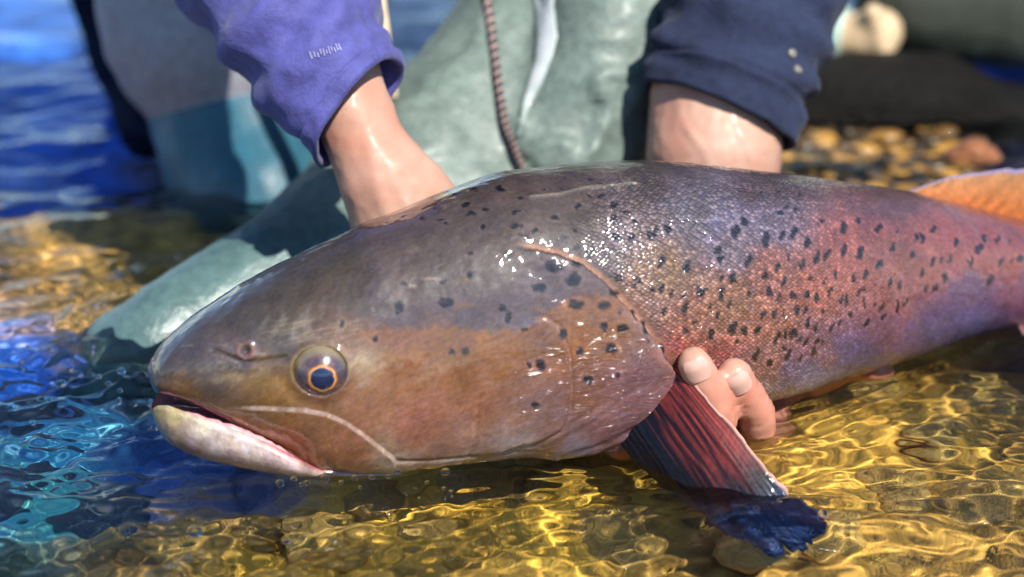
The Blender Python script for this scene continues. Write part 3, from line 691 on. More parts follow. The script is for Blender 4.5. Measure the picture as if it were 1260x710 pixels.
# eyes
def eye(center, axis_, name_parent):
    n1, n2 = 48, 64; r0 = 0.0152
    a = np.linspace(0, 1.9, n1); f = np.linspace(0, 2*math.pi, n2, endpoint=False)
    ax = Vector(axis_).normalized(); t1 = ax.cross(Vector((0, 0, 1))).normalized(); t2 = ax.cross(t1)
    ax, t1, t2 = map(np.array, (ax, t1, t2))
    A, Fg = np.meshgrid(a, f, indexing='ij')
    rr = r0*(1+0.05*np.exp(-(A/0.42)**2))
    P = center + rr[..., None]*(np.cos(A)[..., None]*ax + np.sin(A)[..., None]*(np.cos(Fg)[..., None]*t1+np.sin(Fg)[..., None]*t2))
    up = -np.sin(Fg)*t2[2]*-1
    nz0 = fbm(np.stack([np.cos(Fg)*2.2, np.sin(Fg)*2.2, A*2], -1).reshape(-1, 3), 95, 4).reshape(A.shape); g = A + 0.022*nz0 - 0.05*np.exp(-((np.cos(Fg-2.6)-1)/0.12)**2)
    col = np.zeros(A.shape+(3,)); 
    def put(lo, hi, c, soft=0.02):
        nonlocal col
        m = (ss(lo-soft, lo+soft, g)*ss(hi+soft, hi-soft, g))[..., None]; col = col*(1-m)+m*lin(c)
    put(-1, 0.36, (6, 24, 62)); put(0.36, 0.41, (226, 158, 84), .02); put(0.41, 0.47, (120, 68, 40), .04); put(0.47, 0.74, (64, 54, 68), .08); put(0.74, 0.9, (66, 58, 66), .08); put(0.9, 2.2, (84, 74, 62), .08)  # the pupil's deep blue is a painted sky reflection
    nz = fbm(np.stack([np.cos(Fg)*4, np.sin(Fg)*4, A*7], -1).reshape(-1, 3), 91, 4).reshape(A.shape)
    upv = (np.sin(Fg)*t2[2])*np.sign(1.0); m = (ss(0.62, 0.85, A)*ss(0.15, 0.6, upv))[..., None]; m = m*(0.75+0.25*np.clip(nz0, -1, 1))[..., None]; col = col*(1-m)+m*lin((120, 106, 82))
    m = (ss(0.42, 0.5, A)*ss(0.85, 0.6, A)*np.clip(nz*0.8, 0, 0.6))[..., None]; col = col*(1-m)+m*lin((120, 84, 58))
    k = M.get('eye')
    if k is None:
        e = N('fish_eye'); e.l(e.n("VertexColor", layer_name="col").outputs[0], e.b.inputs["Base Color"]); e.s(Roughness=0.25, Coat_Weight=1.0, Coat_Roughness=0.015, Coat_IOR=1.45); k = M['eye'] = e.m
    o = mesh_np("eye", P.reshape(-1, 3), gridfaces(n1, n2, True), k, fish, col=col.reshape(-1, 3)); recalc(o); return o
ES, EN = surf(*ORB)
EC = ES - EN*0.0096
dr = ray(396, 467); dr = dr/np.linalg.norm(dr); oc = CAM-EC; bq = oc@dr; cq = oc@oc-0.0158**2; tq = -bq-math.sqrt(max(bq*bq-cq, 0)); AX = CAM+dr*tq-EC
eye(EC, AX, fish)
# the far eye mirrored across the mid plane
ie = np.argmin(np.abs(xs-np.interp(ORB[0], [0, 2000], [0, 2000]))); 
d = np.where(th_g < 2.9, (FPX-ORB[0])**2+(FPY-ORB[1])**2, 1e9); ie = np.unravel_index(d.argmin(), d.shape)[0]
def mirror(p, i=ie): w_ = Wv[i]; return p-2*((p-C[i])@w_)*w_
eye(mirror(EC), mirror(EC+AX)-mirror(EC), fish)
# teeth along the lower and upper jaws
def cone(name, base, tip, r, mat, parent, n=8):
    base, tip = np.array(base), np.array(tip); a = Vector(tip-base).normalized(); t1 = a.orthogonal().normalized(); t2 = a.cross(t1)
    vs = []
    for fr, rr in ((0, 1), (0.5, 0.72), (0.85, 0.35)):
        for k in range(n):
            f = 2*math.pi*k/n; vs.append(base+(tip-base)*fr+r*rr*(math.cos(f)*np.array(t1)+math.sin(f)*np.array(t2)))
    vs.append(tip); fs_ = [[i*n+k, i*n+(k+1) % n, (i+1)*n+(k+1) % n, (i+1)*n+k] for i in range(2) for k in range(n)]
    tf_ = [[2*n+k, 2*n+(k+1) % n, 3*n, 3*n] for k in range(n)]
    me = bpy.data.meshes.new(name); me.from_pydata([tuple(v) for v in vs], [], fs_+[t[:3] for t in tf_]); me.update()
    for p_ in me.polygons: p_.use_smooth = True
    me.materials.append(mat); o = bpy.data.objects.new(name, me); COL.objects.link(o); o.parent = parent; return o
gi = np.arange(int(np.argmin(np.abs(jx-212))), int(np.argmin(np.abs(jx-362)))); ga = np.linspace(0, 2*math.pi, 12, endpoint=False)
def gum_side(sd):
    t = np.linspace(0, 1, len(gi)); rr_ = 0.0024*np.sin(np.clip(t*1.06, 0, 1)*math.pi)**0.35*(1+0.13*np.abs(np.sin(t*26))+0.15*vnoise(np.stack([t*30, t*0, t*0], -1), 60))+0.0003
    cc = jC[gi]+sd*jW[gi]*(0.76*wj[gi])[:, None]+jU[gi]*(ur[gi]-0.0006)[:, None]
    return cc[:, None]+rr_[:, None, None]*(np.cos(ga)[None, :, None]*jW[gi][:, None]*0.9+np.sin(ga)[None, :, None]*jU[gi][:, None]*1.25)
for sd in (1, -1):
    gp = gum_side(sd); nzg = vnoise(gp.reshape(-1, 3)*420, 61)[:, None]
    gcol = lin((222, 160, 166))*(1+0.25*nzg); o = mesh_np("gum", gp.reshape(-1, 3), gridfaces(len(gi), 12, True), M['mouth'], fish, col=np.clip(gcol, 0, 1)*0.8); recalc(o)
# fins: thin two-sided sheets with raised rays
def fin(name, root, tipc, nu, nv, colfn, thick=0.0012, rays=18, bow=0.0, bowdir=(0, 0, 1), ragged=0.03, raydep=0.0008, even=False):
    """root: polyline of 3-D points, tipc: polyline of matching outer points"""
    root = np.array(root); tipc = np.array(tipc)
    u = np.linspace(0, 1, nu); v = np.linspace(0, 1, nv)
    def samp(L, u): s_ = np.linspace(0, 1, len(L)); return np.stack([np.interp(u, s_, L[:, i]) for i in range(3)], -1)
    A = samp(root, u); B = samp(tipc, u)
    Bl = A+(B-A)*(1+ragged*vnoise(np.stack([u*rays*1.3, u*0, u*0], -1), 4)*1.0+ragged*0.8*np.abs(np.sin(u*rays*math.pi)))[:, None]
    P = A[:, None]+(Bl-A)[:, None]*v[None, :, None]
    er = 0.03*vnoise(np.stack([v*34, v*0, v*0], -1), 19)+0.02*vnoise(np.stack([v*9, v*0+3, v*0], -1), 18)
    P = P+(P-P[int(nu*0.8)][None])*(ss(0.8, 1.0, u)[:, None]*er[None, :]*3.0)[..., None]
    P += np.array(bowdir)*(bow*np.sin(v*math.pi*0.5)[None, :, None]*((0.35+0.65*u) if even else np.sin(u*math.pi))[:, None, None]*(np.cos(v*math.pi*0.5)**0.7 if even else 1+0*v)[None, :, None])
    n = np.cross(np.gradient(P, axis=0), np.gradient(P, axis=1)); n /= np.maximum(np.linalg.norm(n, axis=-1), 1e-12)[..., None]
    ry = np.abs(np.sin(u*rays*math.pi))[:, None]*raydep*(1-0.3*v)[None, :]
    th_ = thick*(1-0.8*v)[None, :]+ry
    up, lo = P+n*th_[..., None]/2, P-n*th_[..., None]/2
    Ug, Vg = np.meshgrid(u, v, indexing='ij'); c = colfn(Ug, Vg).reshape(-1, 3)
    F = gridfaces(nu, nv); o2 = nu*nv
    edges = []
    idx = np.arange(nu*nv).reshape(nu, nv)
    for e in (idx[0, :], idx[-1, ::-1], idx[::-1, 0], idx[:, -1]):
        edges.append(np.stack([e[:-1], e[1:], e[1:]+o2, e[:-1]+o2], -1))
    o = mesh_np(name, np.concatenate([up.reshape(-1, 3), lo.reshape(-1, 3)]), np.concatenate([F, F[:, ::-1]+o2]+edges), M['fin'], fish, col=np.concatenate([c, c]))
    recalc(o); return o
def pect_col(u, v):
    uw = u+0.012*vnoise(np.stack([u.ravel()*6, v.ravel()*5, u.ravel()*0], -1), 13).reshape(u.shape); z = np.abs(np.sin(u*18*math.pi)); nz = vnoise(np.stack([uw.ravel()*46, v.ravel()*4, u.ravel()*0], -1), 12).reshape(u.shape)
    a = lin((122, 46, 42)); d_ = lin((30, 14, 20)); bl = lin((15, 16, 28))
    t = np.clip(0.2*z+0.6*nz+0.9*(u-0.55)+0.1, 0, 1)[..., None]
    c = d_*(1-t)+a*t
    bl = 0.9*bl+0.85*ss(0.56, 0.9, v)[..., None]*lin((34, 58, 104)); k = (1-ss(0.28, 0.60, u+0.08*nz)*ss(0.62, 0.42, v+0.08*nz))[..., None]; c = c*(1-k)+k*(bl*(0.7+0.2*z[..., None]+0.7*np.clip(nz, 0, 1)[..., None]))  # brighter blue towards the tip is underwater light painted in
    e = (ss(0.95, 0.995, u)*0.6)[..., None]; c = c*(1-e)+e*lin((214, 168, 150))
    return c
def under_gill(px, py, lift):
    p_, n_ = surf(px, py); return p_+n_*lift
pB = [under_gill(758, 541, -.004), under_gill(782, 520, -.003), under_gill(806, 492, -.002), under_gill(826, 462, -.001), under_gill(834, 446, .001)]
pT = [PZ(832, 640, -0.026), PZ(888, 682, -0.028), PZ(942, 704, -0.028), PZ(990, 692, -0.025), PZ(1014, 660, -0.019)]
fin("pectoral_fin", pB, pT, 150, 60, pect_col, rays=18, bow=0.011, bowdir=(0.25, -0.95, 0.1), even=True, ragged=0.028, raydep=0.0003)
mi = int(np.argmin(np.abs(xs-760)))
fin("pectoral_fin", [mirror(p, mi) for p in pB], [mirror(p, mi)+np.array([0.03, 0.0, -0.02]) for p in pT], 60, 24, pect_col, rays=18)
def dors_col(u, v):
    nz = vnoise(np.stack([u.ravel()*30, v.ravel()*4, u.ravel()*0], -1), 14).reshape(u.shape)[..., None]
    base = 0.55*lin((208, 112, 50))*(1-v[..., None])+0.55*lin((190, 140, 96))*v[..., None]; base = base*(1+0.25*nz)
    e = ss(0.86, 0.97, v)[..., None]; return base*(1-e)+e*0.7*lin((140, 130, 160))
def crest(px):
    i = int(np.argmin(np.abs(xs-px))); return V[i, 0]-U[i]*0.004
fin("dorsal_fin", [crest(x_) for x_ in (1112, 1150, 1200, 1260, 1310)], [crest(1120)+np.array([0.0, 0, .004]), crest(1170)+np.array([.003, .008, .016]), crest(1228)+np.array([.012, .010, .028]), crest(1300)+np.array([.02, .012, .034]), crest(1370)+np.array([.02, .012, .026])],
    80, 24, dors_col, rays=14, thick=0.004)
def pelv_col(u, v):
    z = np.abs(np.sin(u*12*math.pi))[..., None]; return lin((120, 82, 86))*z+lin((52, 40, 46))*(1-z)
def lowside(px, th_i=0.80):
    i = int(np.argmin(np.abs(xs-px))); return V[i, int(NH*th_i)]
fin("pelvic_fin", [lowside(1215), lowside(1250), lowside(1285)], [lowside(1200)+np.array([.02, -.05, -.03]), lowside(1250)+np.array([.03, -.065, -.028]), lowside(1320)+np.array([.03, -.06, -.02])], 60, 24, pelv_col, rays=12)
te = C[-4]; tt = tan[-4]
fin("tail_fin", [te+U[-4]*.012-tt*.02, te-tt*.02, te-U[-4]*.012-tt*.02], [te+U[-4]*.085+tt*.09, te+U[-4]*.03+tt*.085, te+tt*.08, te-U[-4]*.03+tt*.085, te-U[-4]*.07+tt*.09], 60, 24, pelv_col, rays=20)

# ------------------------------------------------------------------ blobs (people): tapered limbs fused into one continuous surface
def blob_mesh(name, segs, voxel, mats, parent=None, smooth=6, wrinkle=None, ball=10):
    bm = bmesh.new()
    for p0, r0, p1, r1 in segs:
        p0, p1 = Vector(p0), Vector(p1); d = p1-p0; L = d.length
        q = d.to_track_quat('Z', 'Y').to_matrix() if L > 1e-6 else Matrix.Identity(3)
        prof = [(-r0*math.cos(a), r0*math.sin(a)) for a in np.linspace(0, math.pi/2, 7)]
        prof += [(L+r1*math.sin(a), r1*math.cos(a)) for a in np.linspace(0, math.pi/2, 7)]
        n = 24; rows = []
        for z, rr in prof:
            if rr < 1e-6: rows.append([bm.verts.new(p0+q@Vector((0, 0, z)))])
            else: rows.append([bm.verts.new(p0+q@Vector((rr*math.cos(2*math.pi*k/n), rr*math.sin(2*math.pi*k/n), z))) for k in range(n)])
        for a_, b_ in zip(rows[:-1], rows[1:]):
            for k in range(n):
                k2 = (k+1) % n
                f = ([a_[0], b_[k2], b_[k]] if len(a_) == 1 else [a_[k], a_[k2], b_[0]] if len(b_) == 1 else [a_[k], a_[k2], b_[k2], b_[k]])
                bm.faces.new(f)
    me = bpy.data.meshes.new(name+"_src"); bm.to_mesh(me); bm.free()
    o = bpy.data.objects.new(name+"_src", me); COL.objects.link(o)
    m = o.modifiers.new("r", 'REMESH'); m.mode = 'VOXEL'; m.voxel_size = voxel; m.use_smooth_shade = True
    if smooth:
        s_ = o.modifiers.new("s", 'SMOOTH'); s_.factor = 0.5; s_.iterations = smooth
    dg = bpy.context.evaluated_depsgraph_get(); me2 = bpy.data.meshes.new_from_object(o.evaluated_get(dg)); me2.name = name
    bpy.data.objects.remove(o); bpy.data.meshes.remove(me)
    o = bpy.data.objects.new(name, me2); COL.objects.link(o)
    if wrinkle is not None:
        nv = len(me2.vertices); co = np.empty(nv*3, np.float32); no = np.empty(nv*3, np.float32)
        me2.vertices.foreach_get("co", co); me2.vertices.foreach_get("normal", no)
        co = co.reshape(-1, 3).astype(float); no = no.reshape(-1, 3)
        co += no*wrinkle(co)[:, None]; me2.vertices.foreach_set("co", co.astype(np.float32).ravel()); me2.update()
    me2.materials.clear()
    for k in (mats if isinstance(mats, (list, tuple)) else [mats]): me2.materials.append(k)
    me2.polygons.foreach_set("use_smooth", np.ones(len(me2.polygons), bool))
    if parent is not None: o.parent = parent
    return o
def chain(pts): return [(a[0], a[1], b_[0], b_[1]) for a, b_ in zip(pts[:-1], pts[1:])]

def tube(name, path, radii, mat, parent=None, nseg=72, nring=90, wr=0.0, lip=0.004, squash=1.0, seed=0, tilt=None, folds=None, band=None):
    """cloth tube along a path, open at its end with a turned-in hem"""
    path = np.array(path, float); radii = np.array(radii, float)
    t = np.linspace(0, 1, len(path)); tt_ = np.linspace(0, 1, nring)
    def sm(v): 
        a = np.interp(tt_, t, v); return smooth(a, 21)
    Pc = np.stack([sm(path[:, i]) for i in range(3)], -1); rr = sm(radii)
    T = np.gradient(Pc, axis=0); T /= np.linalg.norm(T, axis=1)[:, None]
    ref = np.array([0, 1.0, 0.2]); A1 = np.cross(T, ref); A1 /= np.linalg.norm(A1, axis=1)[:, None]; A2 = np.cross(A1, T)
    f = np.linspace(0, 2*math.pi, nseg, endpoint=False)
    ringd = A1[:, None]*np.cos(f)[None, :, None] + A2[:, None]*np.sin(f)[None, :, None]*squash
    P = Pc[:, None]+ringd*rr[:, None, None]
    if tilt is not None:   # slanted cuff: shear rings along the axis near the end
        k = (tt_**3)[:, None, None]; P = P+T[:, None]*k*(ringd@np.array(tilt))[..., None]
    q = P.reshape(-1, 3)
    if wr:
        n_ = fbm(q*np.array([28, 28, 28])+seed*9, 100+seed, 3)+0.6*(1-2*np.abs(vnoise(q*45+seed, 120+seed)))
        dsp = (wr*n_).reshape(nring, nseg)
        if folds is not None: dsp = dsp+folds(tt_[:, None], f[None, :])
        P = P+ringd*dsp[..., None]
    if band is not None:
        P = P+ringd*(0.0016*ss(band-0.004, band, tt_)-0.0012*np.exp(-((tt_-band+0.006)/0.006)**2))[:, None, None]
    # hem
    end = P[-1]; c_ = end.mean(0); e1 = end+T[-1]*0.0015; inn = c_+(end-c_)*(1-lip/rr[-1]); inn2 = inn-T[-1]*0.05
    allP = np.concatenate([P, e1[None]*0.5+0.5*(inn+T[-1]*0.0015)[None], inn[None], inn2[None]], 0)
    o = mesh_np(name, allP.reshape(-1, 3), gridfaces(nring+3, nseg, True), mat, parent); recalc(o); return o

# ------------------------------------------------------------------ person holding the fish
person = thing("person", "person kneeling in sage green waders, bare forearms holding the fish with both hands", "person")
def wrink(co):
    q = co*np.array([22, 22, 30]); n_ = fbm(q, 200, 4)
    # long pulls running down the thigh
    d_ = co[:, 0]*0.7-co[:, 2]*0.7
    pull = 1-2*np.abs(vnoise(np.stack([d_*38+1.0*n_, co[:, 1]*7, co[:, 2]*6+co[:, 0]*5], -1), 220))
    lowf = 0.3+0.7*ss(0.05, 0.09, co[:, 2])
    return lowf*(0.0022*n_+0.0044*pull)+lowf*0.0022*np.abs(vnoise(np.stack([d_*110+n_, co[:, 1]*9, co[:, 2]*8], -1), 221))
segs = chain([(PZ(135, 500, -0.08), .03), (PZ(166, 442, -0.022), .033), (PY(196, 428, .065), .033), (PY(255, 395, .085), .037), (PY(350, 350, .115), .044), (PY(500, 285, .19), .076), (PY(618, 172, .25), .078), (PY(700, 0, .32), .056), (PY(735, -260, .38), .085)])
segs += chain([(PY(600, 210, .25), .080), (PY(690, 190, .21), .054), (PY(690, 330, .21), .05)])
segs += chain([(PY(700, 190, .20), .048), (PY(748, 60, .22), .044), (PY(775, -60, .26), .046)])
segs += chain([(PY(735, -260, .38), .085), (PY(700, -700, .42), .15)])
segs += chain([(PY(700, -260, .40), .10), (PY(930, -330, .45), .09)])
blob_mesh("waders", segs, 0.0045, M['wader'], person, smooth=10, wrinkle=wrink)
# hidden trunk keeps both arms one continuous body
finger_r = .0092
s1, n1 = surf(845, 445); s2, n2 = surf(892, 454)
f1t = s1+n1*.006; f2t = s2+n2*.007; f1t[2] += .001
f1m, _n = surf(862, 482); f1m = f1m+_n*.009
f2m, _n = surf(914, 484); f2m = f2m+_n*.011
f1k = f1m+np.array([.004, .006, -.012]); f2k = f2m+np.array([.003, .006, -.012])
palmR = np.array([f2k[0]+.01, f2k[1]+.085, -.055])
segs = chain([(PY(930, -60, .30), .05), (PY(905, 40, .20), .046), (PY(885, 120, .155), .0415), (PY(878, 190, .135), .0405), (PY(876, 250, .125), .036), (np.array([.125, .115, .02]), .031), (palmR+np.array([0, .03, .01]), .026), (palmR+np.array([0, .0, -.002]), .022)])
for dx, tip, mid_, kn in ((0.0, f1t, f1m, f1k), (.026, f2t, f2m, f2k)):
    base = palmR+np.array([dx-.014, -.012, 0])
    segs += chain([(base, .0105), (np.array([kn[0]-.002, kn[1]+.022, min(kn[2]-.012, -.03)]), .0095), (kn, .0098), (mid_, .0094), (tip, .0084)])
for dx, ext in ((-.030, .060), (-.056, .052)):
    base = palmR+np.array([dx*.7, -.010, 0]); segs += chain([(base, .011), (base+np.array([dx*.3, -.03, -.004]), .0100), (base+np.array([dx*.4, -ext, .004]), .0085)])
segs += chain([(palmR+np.array([.02, .03, .01]), .014), (palmR+np.array([.05, .02, .03]), .0115), (palmR+np.array([.066, -.0, .045]), .010)])
# left arm (image left)
hL = PY(520, 300, .045)
segs += chain([(PY(300, -120, .16), .045), (PY(380, 30, .075), .033), (PY(432, 135, .040), .0215), (PY(452, 180, .034), .0215), (PY(474, 220, .03), .0255), (PY(496, 262, .03), .0295), (hL, .029), (PY(560, 380, .05), .024)])
pL = PY(560, 380, .05)
for k, (tx, ty, tY) in enumerate(((766, 563, -.055), (700, 575, -.03), (640, 575, -.02), (600, 580, -.01))):
    tipp = PY(tx, ty, tY); midp = PY(tx-70, ty-30, .02)
    segs += chain([(pL+np.array([.01-.006*k, 0, .012-.012*k]), .011), (midp, .010), (tipp, .0085)])
segs += chain([(PY(470, 195, .034), .017), (PY(512, 232, .028), .0175), (PY(560, 285, .03), .015)])
segs += chain([(hL+np.array([.0, -.0, 0]), .016), (PY(590, 330, .05), .012), (PY(640, 360, .05), .0105)])
# trunk inside the clothes
ch = PY(650, -900, .36)
segs += chain([(PY(300, -120, .16), .045), (PY(240, -600, .30), .05), (ch, .07), (PY(1080, -600, .38), .05), (PY(930, -60, .30), .05)])
def hand_fold(co):
    h = 0.0005*fbm(co*70, 240, 3)+0.00022*fbm(co*260, 241, 2)
    # tendons fanning over the back of the left hand, and a vein on the right forearm
    for a0, a1, dp in (((448, 150), (478, 268), .0011), ((462, 165), (505, 258), .0013), ((474, 178), (528, 246), .0010)):
        p_, q_ = PY(a0[0], a0[1], .018), PY(a1[0], a1[1], .006); ax = (q_-p_); L_ = np.linalg.norm(ax); ax /= L_; d = co-p_; t = d@ax
        off_ = d-t[:, None]*ax; off_[:, 1] *= 0.15; h += dp*np.exp(-(np.linalg.norm(off_, axis=1)/.0034)**2)*ss(0, .015, t)*ss(L_+.015, L_, t)*(co[:, 0] < 0.0)
    for a0, a1, dp in (((835, 120), (872, 215), .0012), ((905, 120), (925, 215), .0010)):
        p_, q_ = PY(a0[0], a0[1], .115), PY(a1[0], a1[1], .095); ax = (q_-p_); L_ = np.linalg.norm(ax); ax /= L_; d = co-p_; t = d@ax
        off_ = d-t[:, None]*ax; off_[:, 0] += 0.003*np.sin(t*120); off_[:, 1] *= 0.1; h += dp*np.exp(-(np.linalg.norm(off_, axis=1)/.0026)**2)*(co[:, 0] > 0.05)
    for c_, tip in ((f1m, f1t), (f2m, f2t), (f1k, f1m), (f2k, f2m)):
        a = (tip-c_)/np.linalg.norm(tip-c_); d = co-c_; t = d@a; near = np.linalg.norm(d, axis=1) < 0.015
        for o_, dp in ((-.0022, .0005), (0, .0007), (.0021, .0005), (.0042, .0003)): h -= near*dp*np.exp(-((t-o_+0.0006*np.sin(d[:, 0]*900))/0.0006)**2)
    return h
pb = blob_mesh("body", segs, 0.0022, M['skin'], person, smooth=5, wrinkle=hand_fold)
# finger nails on the two gripping fingers
M['nail'] = simple('nail', (0.53, 0.32, 0.26), 0.25, 0.35, var=0.08)
def nail(tip, mid_, nrm, r):
    ax = Vector(tip-mid_).normalized(); n_ = Vector(CAM-tip); n_ = (n_-ax*n_.dot(ax)).normalized(); s_ = ax.cross(n_)
    ax, n_, s_ = map(np.array, (ax, n_, s_)); u = np.linspace(-1, 1, 13); v = np.linspace(-1, 1, 13); P = []
    for a in u:
        for b_ in v:
            k = math.sqrt(max(1-abs(a)**3*0.6, 0)); ang = b_*0.75*k
            P.append(tip+ax*(a*.0058+.001)+n_*(r*math.cos(ang)+.0004-.0025*max(a, 0)**2)+s_*(r*math.sin(ang)))
    return mesh_np("nail", P, gridfaces(13, 13), M['nail'], person)
nail(f1t, f1m, n1, .0088); nail(f2t, f2m, n2, .0088)
# sleeves
def fL(t, f): return 0.0042*np.sin(t*38+2.2*np.sin(f)+0.8*np.cos(2*f))*(1-t)**0.3*ss(0.95, 0.7, t)
sL = tube("sleeve", [PY(215, -260, .20), PY(290, -110, .14), PY(352, 0, .075), PY(404, 84, .048), PY(440, 136, .038)], [.062, .055, .0435, .036, .0335], M['sleeve_blue'], person, wr=0.0034, seed=1, folds=fL, band=0.93, tilt=(-0.006, 0, -0.012))
sL['label'] = "violet blue sleeve with a stitched cuff"
def fR(t, f): return 0.003*np.sin(t*42+2.6*np.sin(f+0.5)+0.9*np.cos(2*f))*ss(0.98, 0.8, t)
sR = tube("sleeve", [PY(960, -300, .34), PY(935, -120, .27), PY(922, 0, .20), PY(900, 75, .165), PY(886, 142, .147)], [.075, .066, .054, .050, .0465], M['sleeve_navy'], person, wr=0.003, seed=2, folds=fR, band=0.86, tilt=(0.012, 0.0, 0.01))
sR['label'] = "dark navy sleeve pushed up the forearm"
def leg_wr(co): return 0.004*fbm(co*18, 260, 3)
jk = chain([(np.array([.07, .46, .24]), .13), (np.array([.02, .33, .42]), .145), (np.array([.0, .24, .52]), .13)])
jk += chain([(np.array([-.19, .19, .53]), .085), (np.array([.0, .24, .55]), .11), (np.array([.20, .24, .54]), .072)])
jk += chain([(np.array([-.19, .19, .53]), .085), (PY(215, -260, .20), .062)])
jk += chain([(np.array([.20, .24, .54]), .072), (PY(960, -300, .34), .072)])
blob_mesh("added_unseen_jacket", jk, 0.009, M['sleeve_blue'], person, 10, leg_wr)  # unseen torso, added and widened to shade the leg behind
# small sewn mark on the blue sleeve: short white stitches
def patch_on(o, px, py, w_, h_, name, mat, parent, lift=0.0009):
    bpy.context.view_layer.update()
    dg = bpy.context.evaluated_depsgraph_get(); d_ = Vector(ray(px, py)).normalized()
    ok, loc, nrm, _ = o.ray_cast(Vector(CAM), d_)
    if not ok: return None
    right = Vector((1, 0, 0)); right = (right-nrm*right.dot(nrm)).normalized(); up = nrm.cross(right)
    return np.array(loc), np.array(nrm), np.array(right), np.array(up)
hit = patch_on(sL, 402, 65, 0, 0, "", None, None)
if hit:
    loc, nrm, right, up = hit; Vs = []; Fs = []
    if nrm@(CAM-loc) < 0: nrm = -nrm; up = np.cross(nrm, right)
    a_ = -0.28*-1; dr_ = right*math.cos(a_)+up*math.sin(a_); du_ = up*math.cos(a_)-right*math.sin(a_)
    strokes = []
    for q_ in range(11):
        x_ = -.0085+q_*.0016; strokes += [(x_, x_+.0009, (0, .0006, 0, .0012)[q_ % 4]-.001, (.003, .0026, .0016)[q_ % 3])]
    strokes += [(-.0085, .0088, -.0002, .0006)]
    for k, (x0, x1, y0, y1) in enumerate(strokes):
        for (xx, yy) in ((x0, y0), (x1, y0), (x1, y1), (x0, y1)):
            p_ = loc+dr_*xx+du_*yy
            ok, l2, n2_, _ = sL.ray_cast(Vector(p_+nrm*0.03), Vector(-nrm)); Vs.append(np.array(l2)+nrm*0.0006 if ok else p_+nrm*0.001)
        Fs.append([4*k, 4*k+1, 4*k+2, 4*k+3])
    mk = mesh_np("sewn_mark", Vs, Fs, M['white'], sL, smooth=False)
for (bx, by) in ((974, 66), (981, 86)):
    hit = patch_on(sR, bx, by, 0, 0, "", None, None)
    if hit:
        loc, nrm, right, up = hit
        if nrm@(CAM-loc) < 0: nrm = -nrm
        f = np.linspace(0, 2*math.pi, 20, endpoint=False); P = []
        for rr, zz in ((0.0001, .0018), (.0022, .0018), (.0028, .0012), (.0028, -.0005)):
            P += [loc+nrm*zz+rr*(math.cos(a)*right+math.sin(a)*np.cross(nrm, right)) for a in f]
        mesh_np("button", P, gridfaces(4, 20, True), M['button'], sR)
# other leg behind: shade on sage painted grey above, wet teal below, navy column left
wader2 = fabric('shade_grey_cloth', (0.27, 0.26, 0.30), 0.6, 700, var=0.1)
k_ = wader2.node_tree
segs = chain([(PY(262, -420, .50), .12), (PY(262, -150, .46), .105), (PY(268, 30, .43), .088), (PY(292, 132, .42), .066)])
blob_mesh("trouser_leg", segs, 0.006, wader2, person, 10, leg_wr)['label'] = "upper leg of the waders with its shade painted grey"
M['wet'] = fabric('wet_teal_wader_cloth', (0.02, 0.09, 0.13), 0.45, 700, coat=0.06)
segs = chain([(PY(292, 128, .42), .069), (PY(306, 190, .40), .071), (PZ(318, 250, -0.02), .06), (PZ(335, 300, -0.10), .05)])
blob_mesh("wet_boot", segs, 0.006, M['wet'], person, 10, leg_wr)['label'] = "soaked dark teal wader boot at the waterline"
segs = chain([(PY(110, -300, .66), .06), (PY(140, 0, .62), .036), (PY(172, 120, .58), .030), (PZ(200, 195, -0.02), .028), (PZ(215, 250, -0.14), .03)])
blob_mesh("navy_leg", segs, 0.006, M['navy'], person, 8, leg_wr)['label'] = "dark navy leg shape left of the grey one"
tube("wader_strap", [PY(430, -160, .20), PY(455, -40, .19), PY(467, 50, .185), PY(478, 120, .19)], [.007, .0075, .007, .006], M['cream'], person, nseg=24, nring=40, wr=0.0006, squash=0.5)

# braided lanyard hanging in front of the waders
lan = thing("lanyard", "dark braided cord with tan flecks hanging down the front of the sage waders", "cord")
wad = [o for o in person.children if o.name.startswith("waders")][0]
bpy.context.view_layer.update()
pts = []
for (x_, y_) in ((592, -40), (600, 0), (606, 40), (611, 80), (616, 120), (622, 155), (632, 180), (642, 206), (652, 230)):
    d_ = Vector(ray(x_, y_)).normalized(); ok, l_, n_, _ = wad.ray_cast(Vector(CAM), d_)
    pts.append(np.array(l_)-np.array(d_)*0.006 if ok else PY(x_, y_, .2))
pts = np.array(pts); tq_ = np.linspace(0, 1, 260); PP = np.stack([smooth(np.interp(tq_, np.linspace(0, 1, len(pts)), pts[:, i]), 41) for i in range(3)], -1)
def strand(phase, mat, r=.0013, rad=.0015, turns=30, name="cord_strand"):
    T = np.gradient(PP, axis=0); T /= np.linalg.norm(T, axis=1)[:, None]; A1 = np.cross(T, [0, 1, 0]); A1 /= np.linalg.norm(A1, axis=1)[:, None]; A2 = np.cross(T, A1)
    a = tq_*turns*2*math.pi+phase; Q = PP+rad*(np.cos(a)[:, None]*A1+np.sin(a)[:, None]*A2)
    f = np.linspace(0, 2*math.pi, 8, endpoint=False)
    V_ = Q[:, None]+r*(np.cos(f)[None, :, None]*A1[:, None]+np.sin(f)[None, :, None]*A2[:, None])
    o = mesh_np(name, V_.reshape(-1, 3), gridfaces(len(Q), 8, True), mat, lan); recalc(o)
for k in range(3): strand(k*2.094, M['cord'] if k else M['cord2'])

